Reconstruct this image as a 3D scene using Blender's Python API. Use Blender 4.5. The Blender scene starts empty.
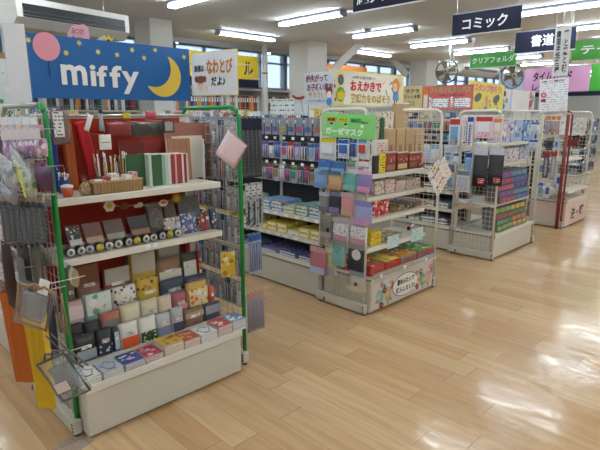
import bpy, math, random
from mathutils import Vector, Matrix
sc = bpy.context.scene
R = math.radians
rnd = random.Random(7)

# ---------------------------------------------------------------- camera
CAM_H = 1.5; F = 505.0; PITCH = R(12.33)
cam_d = bpy.data.cameras.new('camera'); cam = bpy.data.objects.new('camera', cam_d)
sc.collection.objects.link(cam); sc.camera = cam
cam_d.sensor_width = 36; cam_d.lens = F*36/600; cam_d.clip_start = .05; cam_d.clip_end = 200
cam.location = (0, 0, CAM_H); cam.rotation_euler = (R(90)-PITCH, 0, R(-45))

# ---------------------------------------------------------------- world, exposure
w = bpy.data.worlds.new('sky'); sc.world = w; w.use_nodes = True
bg = w.node_tree.nodes['Background']
bg.inputs[0].default_value = (.62, .80, 1, 1); bg.inputs[1].default_value = 1.9
sc.view_settings.view_transform = 'Standard'; sc.view_settings.look = 'None'
sc.view_settings.gamma = 1; sc.view_settings.use_curve_mapping = False
sc.view_settings.exposure = 0.44
TUBE_E = 32.0

# ---------------------------------------------------------------- point finders (pixel of a known plane -> metres)
_s = 2**-.5
_fw = Vector((_s*math.cos(PITCH), _s*math.cos(PITCH), -math.sin(PITCH)))
_rt = Vector((_s, -_s, 0)); _up = Vector((_s*math.sin(PITCH), _s*math.sin(PITCH), math.cos(PITCH)))
def _ray(x, y): return _fw + _rt*((x-300)/F) - _up*((y-225)/F)
def onY(x, y, Y): r = _ray(x, y); t = Y/r.y; return r.x*t, CAM_H+r.z*t      # -> X, z
def onX(x, y, X): r = _ray(x, y); t = X/r.x; return r.y*t, CAM_H+r.z*t      # -> Y, z
def onZ(x, y, z): r = _ray(x, y); t = (z-CAM_H)/r.z; return r.x*t, r.y*t

# ---------------------------------------------------------------- materials
def srgb(c):
    if isinstance(c, str):
        c = [int(c[i:i+2], 16)/255 for i in (0, 2, 4)]
    return tuple((v/12.92 if v <= .04045 else ((v+.055)/1.055)**2.4)**1.1 for v in c)+(1,)
_M = {}
def NT(m):
    m.use_nodes = True; nt = m.node_tree; b = nt.nodes['Principled BSDF']
    def N(t, **k):
        n = nt.nodes.new(t)
        for a, v in k.items():
            if a.startswith('i_'):
                n.inputs[int(a[2:])].default_value = v
            else: setattr(n, a, v)
        return n
    return nt, b, N, nt.links.new
def mat(col, rough=.5, metal=0, var=.06, scale=18, alpha=1, coat=0, trans=0):
    """plain material with a gentle noise variation of its own colour"""
    k = ('m', col if isinstance(col, str) else tuple(col), rough, metal, var, scale, alpha, coat, trans)
    if k in _M: return _M[k]
    m = bpy.data.materials.new('surface'); nt, b, N, L = NT(m)
    c = srgb(col)
    b.inputs['Roughness'].default_value = rough; b.inputs['Metallic'].default_value = metal
    b.inputs['Coat Weight'].default_value = coat
    if alpha < 1: b.inputs['Alpha'].default_value = alpha
    if trans: b.inputs['Transmission Weight'].default_value = trans
    if var:
        tc = N('ShaderNodeTexCoord'); no = N('ShaderNodeTexNoise'); no.inputs['Scale'].default_value = scale
        no.inputs['Detail'].default_value = 3
        mr = N('ShaderNodeMapRange'); mr.inputs[3].default_value = 1-var; mr.inputs[4].default_value = 1+var
        mx = N('ShaderNodeMix', data_type='RGBA', blend_type='MULTIPLY'); mx.inputs[0].default_value = 1
        mx.inputs[6].default_value = c
        L(tc.outputs['Object'], no.inputs['Vector']); L(no.outputs[0], mr.inputs[0]); L(mr.outputs[0], mx.inputs[7])
        L(mx.outputs[2], b.inputs['Base Color'])
    else: b.inputs['Base Color'].default_value = c
    _M[k] = m; return m
def speck(bgc, inks, scale=60, size=.35, rough=.35, alpha=1):
    """printed paper or cloth: scattered small spots of several inks on a ground colour"""
    k = ('s', bgc, tuple(inks), scale, size, rough, alpha)
    if k in _M: return _M[k]
    m = bpy.data.materials.new('print_spots'); nt, b, N, L = NT(m)
    tc = N('ShaderNodeTexCoord'); oi = N('ShaderNodeObjectInfo')
    ad = N('ShaderNodeVectorMath', operation='ADD'); ml = N('ShaderNodeMath', operation='MULTIPLY'); ml.inputs[1].default_value = 9
    L(oi.outputs['Random'], ml.inputs[0]); L(tc.outputs['Object'], ad.inputs[0]); L(ml.outputs[0], ad.inputs[1])
    vo = N('ShaderNodeTexVoronoi'); vo.inputs['Scale'].default_value = scale; L(ad.outputs[0], vo.inputs['Vector'])
    lt = N('ShaderNodeMath', operation='LESS_THAN'); lt.inputs[1].default_value = size; L(vo.outputs['Distance'], lt.inputs[0])
    sp = N('ShaderNodeSeparateColor'); L(vo.outputs['Color'], sp.inputs[0])
    cr = N('ShaderNodeValToRGB'); cr.color_ramp.interpolation = 'CONSTANT'; e = cr.color_ramp.elements
    e[0].color = srgb(inks[0]); e[0].position = 0
    for i, c in enumerate(inks[1:], 1):
        if i == 1: e[1].position = i/len(inks); e[1].color = srgb(c)
        else: x = e.new(i/len(inks)); x.color = srgb(c)
    if len(inks) == 1: e[1].color = srgb(inks[0])
    L(sp.outputs[0], cr.inputs[0])
    mx = N('ShaderNodeMix', data_type='RGBA'); mx.inputs[6].default_value = srgb(bgc)
    L(lt.outputs[0], mx.inputs[0]); L(cr.outputs[0], mx.inputs[7]); L(mx.outputs[2], b.inputs['Base Color'])
    b.inputs['Roughness'].default_value = rough
    if alpha < 1: b.inputs['Alpha'].default_value = alpha
    _M[k] = m; return m
def lines(bgc, ink, pitch=.012, frac=.4, rough=.5, broken=.5, vert=False, xs=60):
    """printed rows of small lettering: broken ink rows on a ground colour"""
    k = ('l', bgc, ink, pitch, frac, rough, broken, vert, xs)
    if k in _M: return _M[k]
    m = bpy.data.materials.new('print_rows'); nt, b, N, L = NT(m)
    tc = N('ShaderNodeTexCoord'); sx = N('ShaderNodeSeparateXYZ'); L(tc.outputs['Object'], sx.inputs[0])
    ax, bx_ = ('Z', 'X') if not vert else ('X', 'Z')
    d = N('ShaderNodeMath', operation='DIVIDE'); d.inputs[1].default_value = pitch; L(sx.outputs[ax], d.inputs[0])
    fr = N('ShaderNodeMath', operation='FRACT'); L(d.outputs[0], fr.inputs[0])
    lt = N('ShaderNodeMath', operation='LESS_THAN'); lt.inputs[1].default_value = frac; L(fr.outputs[0], lt.inputs[0])
    fl = N('ShaderNodeMath', operation='FLOOR'); L(d.outputs[0], fl.inputs[0])
    cb = N('ShaderNodeCombineXYZ'); L(sx.outputs[bx_], cb.inputs[0]); L(fl.outputs[0], cb.inputs[1])
    mp = N('ShaderNodeVectorMath', operation='MULTIPLY'); mp.inputs[1].default_value = (xs, 3.7, 0); L(cb.outputs[0], mp.inputs[0])
    no = N('ShaderNodeTexNoise'); no.inputs['Scale'].default_value = 1; no.inputs['Detail'].default_value = 1; L(mp.outputs[0], no.inputs['Vector'])
    gt = N('ShaderNodeMath', operation='GREATER_THAN'); gt.inputs[1].default_value = broken; L(no.outputs[0], gt.inputs[0])
    mu = N('ShaderNodeMath', operation='MULTIPLY'); L(lt.outputs[0], mu.inputs[0]); L(gt.outputs[0], mu.inputs[1])
    mx = N('ShaderNodeMix', data_type='RGBA'); mx.inputs[6].default_value = srgb(bgc); mx.inputs[7].default_value = srgb(ink)
    L(mu.outputs[0], mx.inputs[0]); L(mx.outputs[2], b.inputs['Base Color']); b.inputs['Roughness'].default_value = rough
    _M[k] = m; return m
CLEAR = mat('eef2f4', .07, alpha=.05, var=0)
CLEARG = mat('b4bac0', .12, alpha=.2, var=0)
METAL = mat('c9c9c6', .28, .85, var=.03)
DMETAL = mat('8a8a88', .35, .7, var=.03)
ENAMEL = mat('dedbcf', .35, 0, .03)
SHELFW = mat('e4e1d6', .38, 0, .03)
BASEW = mat('d3cfc2', .4, 0, .03, 6)
WIREW = mat('e3dfd2', .4, 0, .02)
BLACK = mat('17171a', .5); DARK = mat('2a2b30', .55); WHITE = mat('f1efe9', .55, 0, .02); PAPER = mat('f4f2ec', .7, 0, .02)
GREENTAPE = mat('149a4a', .35, 0, .05)
NAVY = mat('151c3c', .75, 0, .05)

# ---------------------------------------------------------------- mesh builder
class MB:
    def __init__(s): s.v = []; s.f = []; s.mi = []; s.mats = []; s.sm = []; s.X = Matrix.Identity(4)
    def m(s, mt):
        if mt not in s.mats: s.mats.append(mt)
        return s.mats.index(mt)
    def add(s, vs, fs, mt, smooth=False):
        o = len(s.v); s.v += [tuple(s.X @ Vector(p)) for p in vs]; i = s.m(mt)
        for f in fs: s.f.append([o+a for a in f]); s.mi.append(i); s.sm.append(smooth)
        return s
    def box(s, x0, x1, y0, y1, z0, z1, mt, c=0):
        if x1 < x0: x0, x1 = x1, x0
        if y1 < y0: y0, y1 = y1, y0
        if z1 < z0: z0, z1 = z1, z0
        if c:  # chamfered along the vertical and horizontal front edges
            c = min(c, (x1-x0)/3, (y1-y0)/3, (z1-z0)/3)
            vs = []; 
            for z, q in ((z0, c), (z0+c, 0), (z1-c, 0), (z1, c)):
                for (x, y) in ((x0+c, y0+q), (x1-c, y0+q), (x1-q, y0+c), (x1-q, y1-c), (x1-c, y1-q), (x0+c, y1-q), (x0+q, y1-c), (x0+q, y0+c)):
                    vs.append((x, y, z))
            fs = [[7, 6, 5, 4, 3, 2, 1, 0], list(range(24, 32))]
            for r in range(3):
                for i in range(8): j = (i+1) % 8; fs.append([r*8+i, r*8+j, r*8+8+j, r*8+8+i])
            return s.add(vs, fs, mt)
        vs = [(x0,y0,z0),(x1,y0,z0),(x1,y1,z0),(x0,y1,z0),(x0,y0,z1),(x1,y0,z1),(x1,y1,z1),(x0,y1,z1)]
        return s.add(vs, [[3,2,1,0],[4,5,6,7],[0,1,5,4],[1,2,6,5],[2,3,7,6],[3,0,4,7]], mt)
    def tube(s, pts, r, mt, n=6, r2=None):
        pts = [Vector(p) for p in pts]; vs = []; fs = []
        for i, p in enumerate(pts):
            d = (pts[min(i+1, len(pts)-1)]-pts[max(i-1, 0)]).normalized()
            a = d.cross(Vector((0, 0, 1)) if abs(d.z) < .9 else Vector((0, 1, 0))).normalized(); b = d.cross(a)
            rr = r if r2 is None else r+(r2-r)*i/(len(pts)-1)
            for k in range(n): t = 2*math.pi*k/n; vs.append(p+a*math.cos(t)*rr+b*math.sin(t)*rr)
        for i in range(len(pts)-1):
            for k in range(n): q = (k+1) % n; fs.append([i*n+k, i*n+q, i*n+n+q, i*n+n+k])
        fs.append(list(range(n))[::-1]); fs.append([(len(pts)-1)*n+k for k in range(n)])
        return s.add(vs, fs, mt, n > 5)
    def lathe(s, prof, c, mt, n=14, axis='z'):
        vs = []; fs = []
        for (r, h) in prof:
            for k in range(n):
                t = 2*math.pi*k/n; x, y = r*math.cos(t), r*math.sin(t)
                vs.append((c[0]+x, c[1]+y, c[2]+h) if axis == 'z' else (c[0]+x, c[1]-h, c[2]+y) if axis == 'y' else (c[0]+h, c[1]+x, c[2]+y))
        for i in range(len(prof)-1):
            for k in range(n): q = (k+1) % n; fs.append([i*n+k, i*n+q, i*n+n+q, i*n+n+k])
        fs.append(list(range(n))[::-1]); fs.append([(len(prof)-1)*n+k for k in range(n)])
        return s.add(vs, fs, mt, True)
    def poly(s, pts, y, t, mt):
        """outline in x,z standing at depth y, thickness t towards the viewer (-y)"""
        n = len(pts); vs = [(x, y, z) for x, z in pts]+[(x, y-t, z) for x, z in pts]
        fs = [list(range(n)), list(range(n, 2*n))[::-1]]+[[i, i+n, (i+1) % n+n, (i+1) % n] for i in range(n)]
        return s.add(vs, fs, mt)
    def disc(s, x, z, rx, rz, y, t, mt, n=16, rot=0):
        return s.poly([(x+rx*math.cos(a)*math.cos(rot)-rz*math.sin(a)*math.sin(rot), z+rx*math.cos(a)*math.sin(rot)+rz*math.sin(a)*math.cos(rot)) for a in [2*math.pi*k/n for k in range(n)]], y, t, mt)
    def ring(s, x, z, R0, r, y, mt, n=14, rz=None):
        rz = rz or R0
        return s.tube([(x+R0*math.cos(2*math.pi*k/n), y, z+rz*math.sin(2*math.pi*k/n)) for k in range(n+1)], r, mt, 5)
    def bag(s, w, h, d, mt, n=6, taper=.25, z1=0):
        """soft pillow shaped bag hanging down from z1, thickness d"""
        vs = []; fs = []
        for side in (-1, 1):
            for j in range(n+1):
                for i in range(n+1):
                    u = i/n; v = j/n
                    k = (math.sin(math.pi*u)*math.sin(math.pi*min(1, v*1.0)))**.6 if 0 < u < 1 and 0 < v < 1 else 0
                    ww = w*(1-taper*.15*math.sin(math.pi*v))
                    vs.append(((u-.5)*ww, side*d/2*k, z1-h*v))
        N_ = (n+1)**2
        for sd in (0, 1):
            for j in range(n):
                for i in range(n):
                    a = sd*N_+j*(n+1)+i; q = [a, a+n+1, a+n+2, a+1]
                    fs.append(q if sd == 0 else q[::-1])
        return s.add(vs, fs, mt, True)
    def mesh(s, name='m'):
        me = bpy.data.meshes.new(name); me.from_pydata(s.v, [], s.f)
        for x in s.mats: me.materials.append(x)
        me.polygons.foreach_set('material_index', s.mi); me.polygons.foreach_set('use_smooth', s.sm)
        me.update(); return me
    def build(s, name, parent=None, loc=None, rz=0, rot=None):
        o = bpy.data.objects.new(name, s.mesh(name)); sc.collection.objects.link(o)
        if parent: o.parent = parent
        if loc: o.location = loc
        o.rotation_euler = rot or (0, 0, rz)
        return o
def tag(o, label=None, cat=None, group=None, kind=None):
    if label: o['label'] = label
    if cat: o['category'] = cat
    if group: o['group'] = group
    if kind: o['kind'] = kind
    return o
def thing(name, label, cat, loc=(0,0,0), rz=0, group=None, rot=None):
    o = bpy.data.objects.new(name, None); sc.collection.objects.link(o); o.location = loc; o.rotation_euler = rot or (0, 0, rz)
    o.empty_display_size = .05
    return tag(o, label, cat, group)
def inst(me, name, label, cat, group, loc, rz=0, rot=None):
    o = bpy.data.objects.new(name, me); sc.collection.objects.link(o); o.location = loc; o.rotation_euler = rot or (0, 0, rz)
    return tag(o, label, cat, group)
ORD = ['first','second','third','fourth','fifth','sixth','seventh','eighth','ninth','tenth','eleventh','twelfth','thirteenth','fourteenth','fifteenth','sixteenth','seventeenth','eighteenth','nineteenth','twentieth']
ORD += ['twenty-'+o for o in ORD[:9]]+['thirtieth']+['thirty-'+o for o in ORD[:9]]+['fortieth']

def lettering(parent, txt, x0, x1, z0, z1, mt, bold=0.0, y=-.002, name='lettering', t=.0008, rot=0):
    cu = bpy.data.curves.new('text', 'FONT'); cu.body = txt; cu.size = 1; cu.offset = bold; cu.resolution_u = 2; cu.extrude = .004
    to = bpy.data.objects.new('text', cu); sc.collection.objects.link(to)
    dg = bpy.context.evaluated_depsgraph_get(); me = bpy.data.meshes.new_from_object(to.evaluated_get(dg))
    bpy.data.objects.remove(to); bpy.data.curves.remove(cu)
    if not me.vertices: return None
    xs = [v.co.x for v in me.vertices]; ys = [v.co.y for v in me.vertices]
    a, b, c, d = min(xs), max(xs), min(ys), max(ys); sx = (x1-x0)/max(b-a, 1e-4); sz = (z1-z0)/max(d-c, 1e-4)
    cx, cz = (x0+x1)/2, (z0+z1)/2
    for v in me.vertices:
        X = (v.co.x-(a+b)/2)*sx; Z = (v.co.y-(c+d)/2)*sz
        v.co = (cx+X*math.cos(rot)-Z*math.sin(rot), y-(t if v.co.z > 0 else 0), cz+X*math.sin(rot)+Z*math.cos(rot))
    me.materials.clear(); me.materials.append(mt)
    o = bpy.data.objects.new(name, me); sc.collection.objects.link(o); o.parent = parent
    return o

# ---------------------------------------------------------------- the room
def struct(name, mb, **k): return tag(mb.build(name, **k), kind='structure')
X0, X1, Y0, Y1 = -4.0, 24.0, -5.5, 10.6      # inside faces of the walls
CZ = 2.87                                     # main ceiling
# floor: planks 0.1515 wide along Y, staggered at random
fm = bpy.data.materials.new('floor_planks'); nt, b, N, L = NT(fm)
tc = N('ShaderNodeTexCoord'); sx = N('ShaderNodeSeparateXYZ'); L(tc.outputs['Object'], sx.inputs[0])
def M_(op, a, bb=None, cc=None):
    n = N('ShaderNodeMath', operation=op)
    for i, q in enumerate((a, bb, cc)):
        if q is None: continue
        if isinstance(q, (int, float)): n.inputs[i].default_value = q
        else: L(q, n.inputs[i])
    return n.outputs[0]
v = M_('DIVIDE', M_('SUBTRACT', sx.outputs['X'], 1.385), .1515); row = M_('FLOOR', v)
wn = N('ShaderNodeTexWhiteNoise', noise_dimensions='1D'); L(row, wn.inputs['W'])
u = M_('ADD', M_('DIVIDE', sx.outputs['Y'], .91), wn.outputs['Value']); col = M_('FLOOR', u)
fv = M_('FRACT', v); fu = M_('FRACT', u)
ev = M_('MINIMUM', fv, M_('SUBTRACT', 1, fv)); eu = M_('MINIMUM', fu, M_('SUBTRACT', 1, fu))
seam = M_('MAXIMUM', M_('MULTIPLY', M_('LESS_THAN', ev, .009), .55), M_('LESS_THAN', eu, .0017))
cb = N('ShaderNodeCombineXYZ'); L(row, cb.inputs[0]); L(col, cb.inputs[1])
wn2 = N('ShaderNodeTexWhiteNoise', noise_dimensions='2D'); L(cb.outputs[0], wn2.inputs['Vector'])
cr = N('ShaderNodeValToRGB'); e = cr.color_ramp.elements
e[0].position = 0; e[0].color = srgb('c8a47a'); e[1].position = 1; e[1].color = srgb('d7b991'); x = e.new(.5); x.color = srgb('cfae84')
L(wn2.outputs['Value'], cr.inputs[0])
g0 = N('ShaderNodeCombineXYZ'); L(M_('MULTIPLY', sx.outputs['X'], 26), g0.inputs[0]); L(M_('ADD', M_('MULTIPLY', sx.outputs['Y'], 1.7), M_('MULTIPLY', wn2.outputs['Value'], 40)), g0.inputs[1])
gn = N('ShaderNodeTexNoise'); gn.inputs['Scale'].default_value = 1; gn.inputs['Detail'].default_value = 4; gn.inputs['Distortion'].default_value = .6; L(g0.outputs[0], gn.inputs['Vector'])
mr = N('ShaderNodeMapRange'); mr.inputs[1].default_value = .3; mr.inputs[2].default_value = .7; mr.inputs[3].default_value = .86; mr.inputs[4].default_value = 1.08; L(gn.outputs[0], mr.inputs[0])
mx = N('ShaderNodeMix', data_type='RGBA', blend_type='MULTIPLY'); mx.inputs[0].default_value = 1; L(cr.outputs[0], mx.inputs[6]); L(mr.outputs[0], mx.inputs[7])
mx2 = N('ShaderNodeMix', data_type='RGBA'); L(seam, mx2.inputs[0]); L(mx.outputs[2], mx2.inputs[6]); mx2.inputs[7].default_value = srgb('8f7452')
L(mx2.outputs[2], b.inputs['Base Color'])
wx = N('ShaderNodeTexNoise'); wx.inputs['Scale'].default_value = 1; wx.inputs['Detail'].default_value = 4; wx.inputs['Roughness'].default_value = .6; ws = N('ShaderNodeVectorMath', operation='MULTIPLY'); ws.inputs[1].default_value = (17, 4.5, 1); L(tc.outputs['Object'], ws.inputs[0]); L(ws.outputs[0], wx.inputs['Vector'])
rr = N('ShaderNodeMapRange'); rr.inputs[1].default_value = .36; rr.inputs[2].default_value = .64; rr.inputs[3].default_value = .06; rr.inputs[4].default_value = .27; L(wx.outputs[0], rr.inputs[0])
L(rr.outputs[0], b.inputs['Roughness'])
bp = N('ShaderNodeBump'); bp.inputs['Strength'].default_value = .22; bp.inputs['Distance'].default_value = .004
g1 = N('ShaderNodeTexNoise'); g1.inputs['Scale'].default_value = 7; g1.inputs['Detail'].default_value = 3; gs = N('ShaderNodeVectorMath', operation='MULTIPLY'); gs.inputs[1].default_value = (1.6, .7, 1); L(tc.outputs['Object'], gs.inputs[0]); L(gs.outputs[0], g1.inputs['Vector'])
L(M_('SUBTRACT', g1.outputs[0], M_('MULTIPLY', seam, .3)), bp.inputs['Height']); L(bp.outputs[0], b.inputs['Normal'])
b.inputs['Specular IOR Level'].default_value = .5
struct('floor', MB().box(X0, X1, Y0, Y1, -.12, 0, fm))

CEIL = mat('dcd9d4', .8, 0, .02, 2); WALL = mat('d9d9d6', .8, 0, .02, 3)
YC = 8.35                                     # where the plaster ceiling steps up to the perimeter strip
struct('ceiling', MB().box(X0, X1, Y0, YC, CZ, CZ+.45, CEIL))
# perimeter strip: raised deck of ribbed steel above the windows
rb = MB(); rb.box(X0, X1, YC, Y1+.2, 3.28, 3.34, mat('9ea0a0', .6))
for i in range(12): rb.box(X0, X1, YC+.1+i*.19, YC+.16+i*.19, 3.25, 3.28, mat('8b8d8e', .6))
struct('ceiling_perimeter', rb)
struct('wall_front', MB().box(X0, X1, Y0-.15, Y0, 0, CZ, WALL))
struct('wall_left', MB().box(X0-.15, X0, Y0-.15, Y1+.15, 0, 3.3, WALL))
struct('wall_right', MB().box(X1, X1+.15, Y0-.15, Y1+.15, 0, 3.3, WALL))
wz0, wz1 = 2.16, 3.12
wb = MB(); wb.box(X0, X1, Y1, Y1+.15, 0, wz0, mat('dfe2e3', .7, 0, .02)); wb.box(X0, X1, Y1, Y1+.15, wz1, 3.3, WALL)
struct('wall_back', wb)
FR = mat('8d9397', .4, .3); GL = mat('dcefff', .35, alpha=.35, var=0)
nb = 16; bw = (X1-X0)/nb
for i in range(nb):
    a = X0+i*bw
    m = MB(); 
    for q in (a+.02, a+bw-.07): m.box(q, q+.05, Y1-.03, Y1+.12, wz0, wz1, FR)
    for q in (wz0, wz1-.05): m.box(a+.07, a+bw-.07, Y1-.03, Y1+.12, q, q+.05, FR)
    m.box(a+bw/2-.02, a+bw/2+.02, Y1-.01, Y1+.1, wz0+.05, wz1-.05, FR); m.box(a+.07, a+bw-.07, Y1, Y1+.1, 2.83, 2.87, FR)
    o = struct('window_%d' % (i+1), m)
    p = MB().box(a+.07, a+bw-.07, Y1+.05, Y1+.056, wz0+.05, wz1-.05, GL).build('window_pane', parent=o)
# daylight blinds: neighbouring building far outside is not seen, only sky
COLW = mat('d8d5cf', .75, 0, .02, 3)
def column(n, x0, x1, y0, y1): struct('column_%d' % n, MB().box(x0, x1, y0, y1, 0, CZ, COLW))
column(1, 3.95, 4.32, 7.03, 7.5); column(2, 7.2, 7.75, 7.0, 7.5); column(3, 11.6, 12.15, 7.1, 7.6); column(4, 18.0, 18.5, 7.1, 7.6)
# slanting braces beside the columns
for i, (p, q) in enumerate([((7.85, 6.95, 2.35), (8.35, 6.55, 2.95)), ((12.15, 7.1, 2.42), (12.75, 6.5, 2.95)), ((11.55, 7.65, 2.5), (11.1, 7.9, 2.95)), ((17.9, 7.4, 2.45), (17.1, 7.6, 2.95))]):
    d = (Vector(q)-Vector(p)).normalized(); sd = d.cross(Vector((0,0,1))).normalized()*.05; n_ = d.cross(sd).normalized()*.07
    vs = [Vector(e_)+a*sd+c*n_ for e_ in (p, q) for a, c in ((-1,-1),(1,-1),(1,1),(-1,1))]
    struct('column_brace_%d' % (i+1), MB().add([tuple(v_) for v_ in vs], [[3,2,1,0],[4,5,6,7],[0,1,5,4],[1,2,6,5],[2,3,7,6],[3,0,4,7]], COLW))
# white pipe beside column 2 and the service pipes of the strip
pm_ = MB(); pm_.tube([(7.0, 8.0, 0), (7.0, 8.0, 2.87)], .055, COLW, 10); pm_.tube([(7.0, 8.0, 2.3), (7.0, 8.0, 2.33)], .06, mat('a88a55', .5), 10)
pm_.tube([(6.95, 8.0, 2.2), (6.6, 8.0, 2.2), (6.6, 8.0, 2.45), (6.0, 8.0, 2.45)], .012, COLW, 6)
tag(pm_.build('drain_pipe'), 'white vertical pipe with brown band beside the middle column', 'pipe')
for k, (yy, zz, r_) in enumerate(((9.1, 2.98, .05), (9.6, 3.1, .09), (8.7, 3.12, .03))):
    tag(MB().tube([(X0, yy, zz), (X1, yy, zz)], r_, mat('8f9498', .5), 8).build('service_pipe'), ['thin grey pipe along the window strip, nearest the glass but one', 'thick grey pipe high along the window strip', 'slim grey conduit nearest the plaster ceiling edge'][k], 'pipe')
struct('beam_window', MB().box(X0, X1, 8.36, 8.44, 2.78, 3.25, mat('a7a9aa', .6)))

# ---------------------------------------------------------------- ceiling lights: housing and two tubes each
TM = bpy.data.materials.new('lit_tube'); nt, b, N, L = NT(TM)
b.inputs['Base Color'].default_value = (1, 1, 1, 1); b.inputs['Emission Color'].default_value = (.83, .935, 1, 1); b.inputs['Emission Strength'].default_value = TUBE_E
HOUS = mat('8d95a6', .4, .1)
h = MB(); h.box(-.065, .065, -.63, .63, .0, .035, HOUS, .008); h.box(-.03, .03, -.6, .6, -.022, .0, HOUS)
for q in (-.615, .615): h.box(-.065, .065, q-.02, q+.02, -.05, .0, HOUS, .006)
hm = h.mesh('housing'); tm = MB().tube([(0, -.59, 0), (0, .59, 0)], .0135, TM, 8).mesh('tube')
def light(x, y, rz, lab):
    t = thing('ceiling_light', lab, 'light', (x, y, 2.8345), rz, 'twin tube ceiling lights')
    o = bpy.data.objects.new('housing', hm); sc.collection.objects.link(o); o.parent = t
    for s_ in (-.042, .042):
        o = bpy.data.objects.new('tube', tm); sc.collection.objects.link(o); o.parent = t; o.location = (s_, 0, -.026)
LX = [-1.7, .1, 1.85, 3.62, 5.48, 7.22, 9.02, 10.75, 12.55, 14.4, 16.2, 18.0, 19.8]
for j, (yy, nm) in enumerate(((-3.1, 'behind the aisle'), (-.35, 'over the customer aisle'), (2.52, 'above the display ends'), (5.28, 'over the long shelving rows'))):
    for i, xx in enumerate(LX):
        light(xx, yy, 0, 'twin tube ceiling light, %s from the left in the line %s' % (ORD[i], nm))
for i, xx in enumerate([-1.9, .95, 5.87, 9.45, 13.1, 16.7, 20.2]):
    light(xx, 7.16, R(90), 'crosswise twin tube ceiling light near the windows, %s from the left' % ORD[i])
# ================================================================ fixtures
FX = [.79, 2.94, 5.06, 7.23]                 # left ends of the four end displays (metres along the aisle)
FW = [.91, .90, 1.0, .88]
YF = 2.19
def net_panel(name, label, X, ya, yb, H, tape=(), col=WIREW, rail=None, kick=True, pitch=.05, group=None):
    """wire net side panel standing in the plane x = X between ya (front) and yb (back)"""
    t = thing(name, label, 'net panel', (X, ya, 0), 0, group)
    L_ = yb-ya; c = .07; zb = .05
    fr = MB(); pts = [(0, 0, zb), (0, 0, H-c)]+[(0, c-c*math.cos(a), H-c+c*math.sin(a)) for a in (R(22), R(45), R(68), R(90))]
    if tape: fr.tube(pts, .0125, tape, 8); fr.tube([(0, c, H), (0, L_-c, H), (0, L_, H-c), (0, L_, zb)], .0115, rail or col, 8)
    else: fr.tube(pts+[(0, L_-c, H), (0, L_-c*.3, H-c*.3), (0, L_, H-c), (0, L_, zb)], .0125, col, 8)
    fr.build('frame', t)
    g = MB(); n = int(L_/pitch)
    for i in range(1, n+1): g.tube([(0, i*L_/(n+1), zb+.03), (0, i*L_/(n+1), H)], .0022, col, 4)
    k = int((H-.1)/.05)
    for i in range(k): z = .1+i*(H-.1)/k; g.tube([(.004, 0, z), (.004, L_, z)], .0022, col, 4)
    g.build('wire_grid', t)
    if kick:
        f = MB(); f.box(-.032, .010, -.03, L_+.02, .012, .085, BASEW, .006)
        for i in range(3): f.box(-.034, -.0315, -.02+.0, -.008, .025+i*.018, .033+i*.018, BLACK)
        f.box(-.034, -.0315, L_-.08, L_-.066, .02, .05, BLACK)
        f.lathe([(.014, 0), (.014, .014)], (-.012, -.01, 0), DARK, 8); f.lathe([(.014, 0), (.014, .014)], (-.012, L_-.02, 0), DARK, 8)
        f.build('foot_rail', t)
    return t
def board(t, w, y0, z, lip=True, depth=.30, nm='shelf_board'):
    w = w-.02
    m = MB(); m.box(0, w, y0, y0+depth, z-.022, z, SHELFW)
    m.box(0, w, y0-.012, y0, z-.030, z+.003, SHELFW, .003)
    s = m.build(nm, t)
    for q in (.006, w-.012):
        br = MB(); br.add([(q, y0+depth, z-.024), (q, y0+.02, z-.024), (q, y0+depth, z-.09), (q+.006, y0+depth, z-.024), (q+.006, y0+.02, z-.024), (q+.006, y0+depth, z-.09)], [[0,1,2],[5,4,3],[0,3,4,1],[1,4,5,2],[2,5,3,0]], SHELFW)
        br.build('bracket', s)
    return s
def end_unit(i, label, shelves, back, backz=(.28, 1.5), base_h=.27, steps=(), tray=None, basemat=BASEW, bw=None):
    w = FW[i]; t = thing('display_stand', label, 'display stand', (FX[i], YF, 0))
    m = MB(); m.box(.01, w-.01, .04, .47, .0, .03, mat('3a3833', .6)); m.box(0, w, 0, .47, .015, base_h-.035, basemat, .004); m.box(.005, w-.005, .014, .46, base_h-.035, base_h-.02, mat('8d8a80', .5))
    m.build('base_cabinet', t)
    m = MB(); m.box(0, w, -.008, .47, base_h-.02, base_h, SHELFW); m.box(0, w, -.016, -.008, base_h-.03, base_h+.012, SHELFW, .003)
    m.build('base_deck', t)
    for (ux, uw) in ((0, .03), (w-.03, .03)):
        MB().box(ux, ux+uw, .44, .47, base_h, 1.5, SHELFW).build('upright', t)
    if back: 
        m = MB(); m.box(.03, bw or w-.03, .435, .445, backz[0], backz[1], back); m.build('back_panel', t)
    MB().box(.03, w-.03, .445, .475, 1.46, 1.5, SHELFW).build('top_rail', t)
    for (z, y0, d) in shelves: board(t, w, y0, z, depth=d)
    if steps:
        m = MB()
        for (ya, yb, z) in steps: m.box(.02, w-.02, ya, yb, base_h, z, SHELFW)
        m.build('stepped_riser', t)
    return t
GREYW = mat('b9b8b2', .35, .3, .03)
REDFELT = mat('ac3518', .85, 0, .1, 30)
g1 = end_unit(0, 'nearest display stand with red backing, two white shelves and green taped side nets', [(1.13, .13, .31), (.85, .13, .31)], REDFELT, (.28, 1.48),
    steps=[(.145, .205, .315), (.205, .265, .37), (.265, .335, .43), (.335, .43, .50)], bw=.84)
net_panel('net_panel', 'wire net side panel with green taped post, at the left of the nearest stand', .777, 2.285, 2.90, 1.54, GREENTAPE, col=GREYW, pitch=.055)
net_panel('net_panel', 'wire net side panel with green taped frame, at the right of the nearest stand', 1.79, 2.27, 2.87, 1.54, GREENTAPE, rail=GREENTAPE, col=GREYW, pitch=.055)
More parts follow.
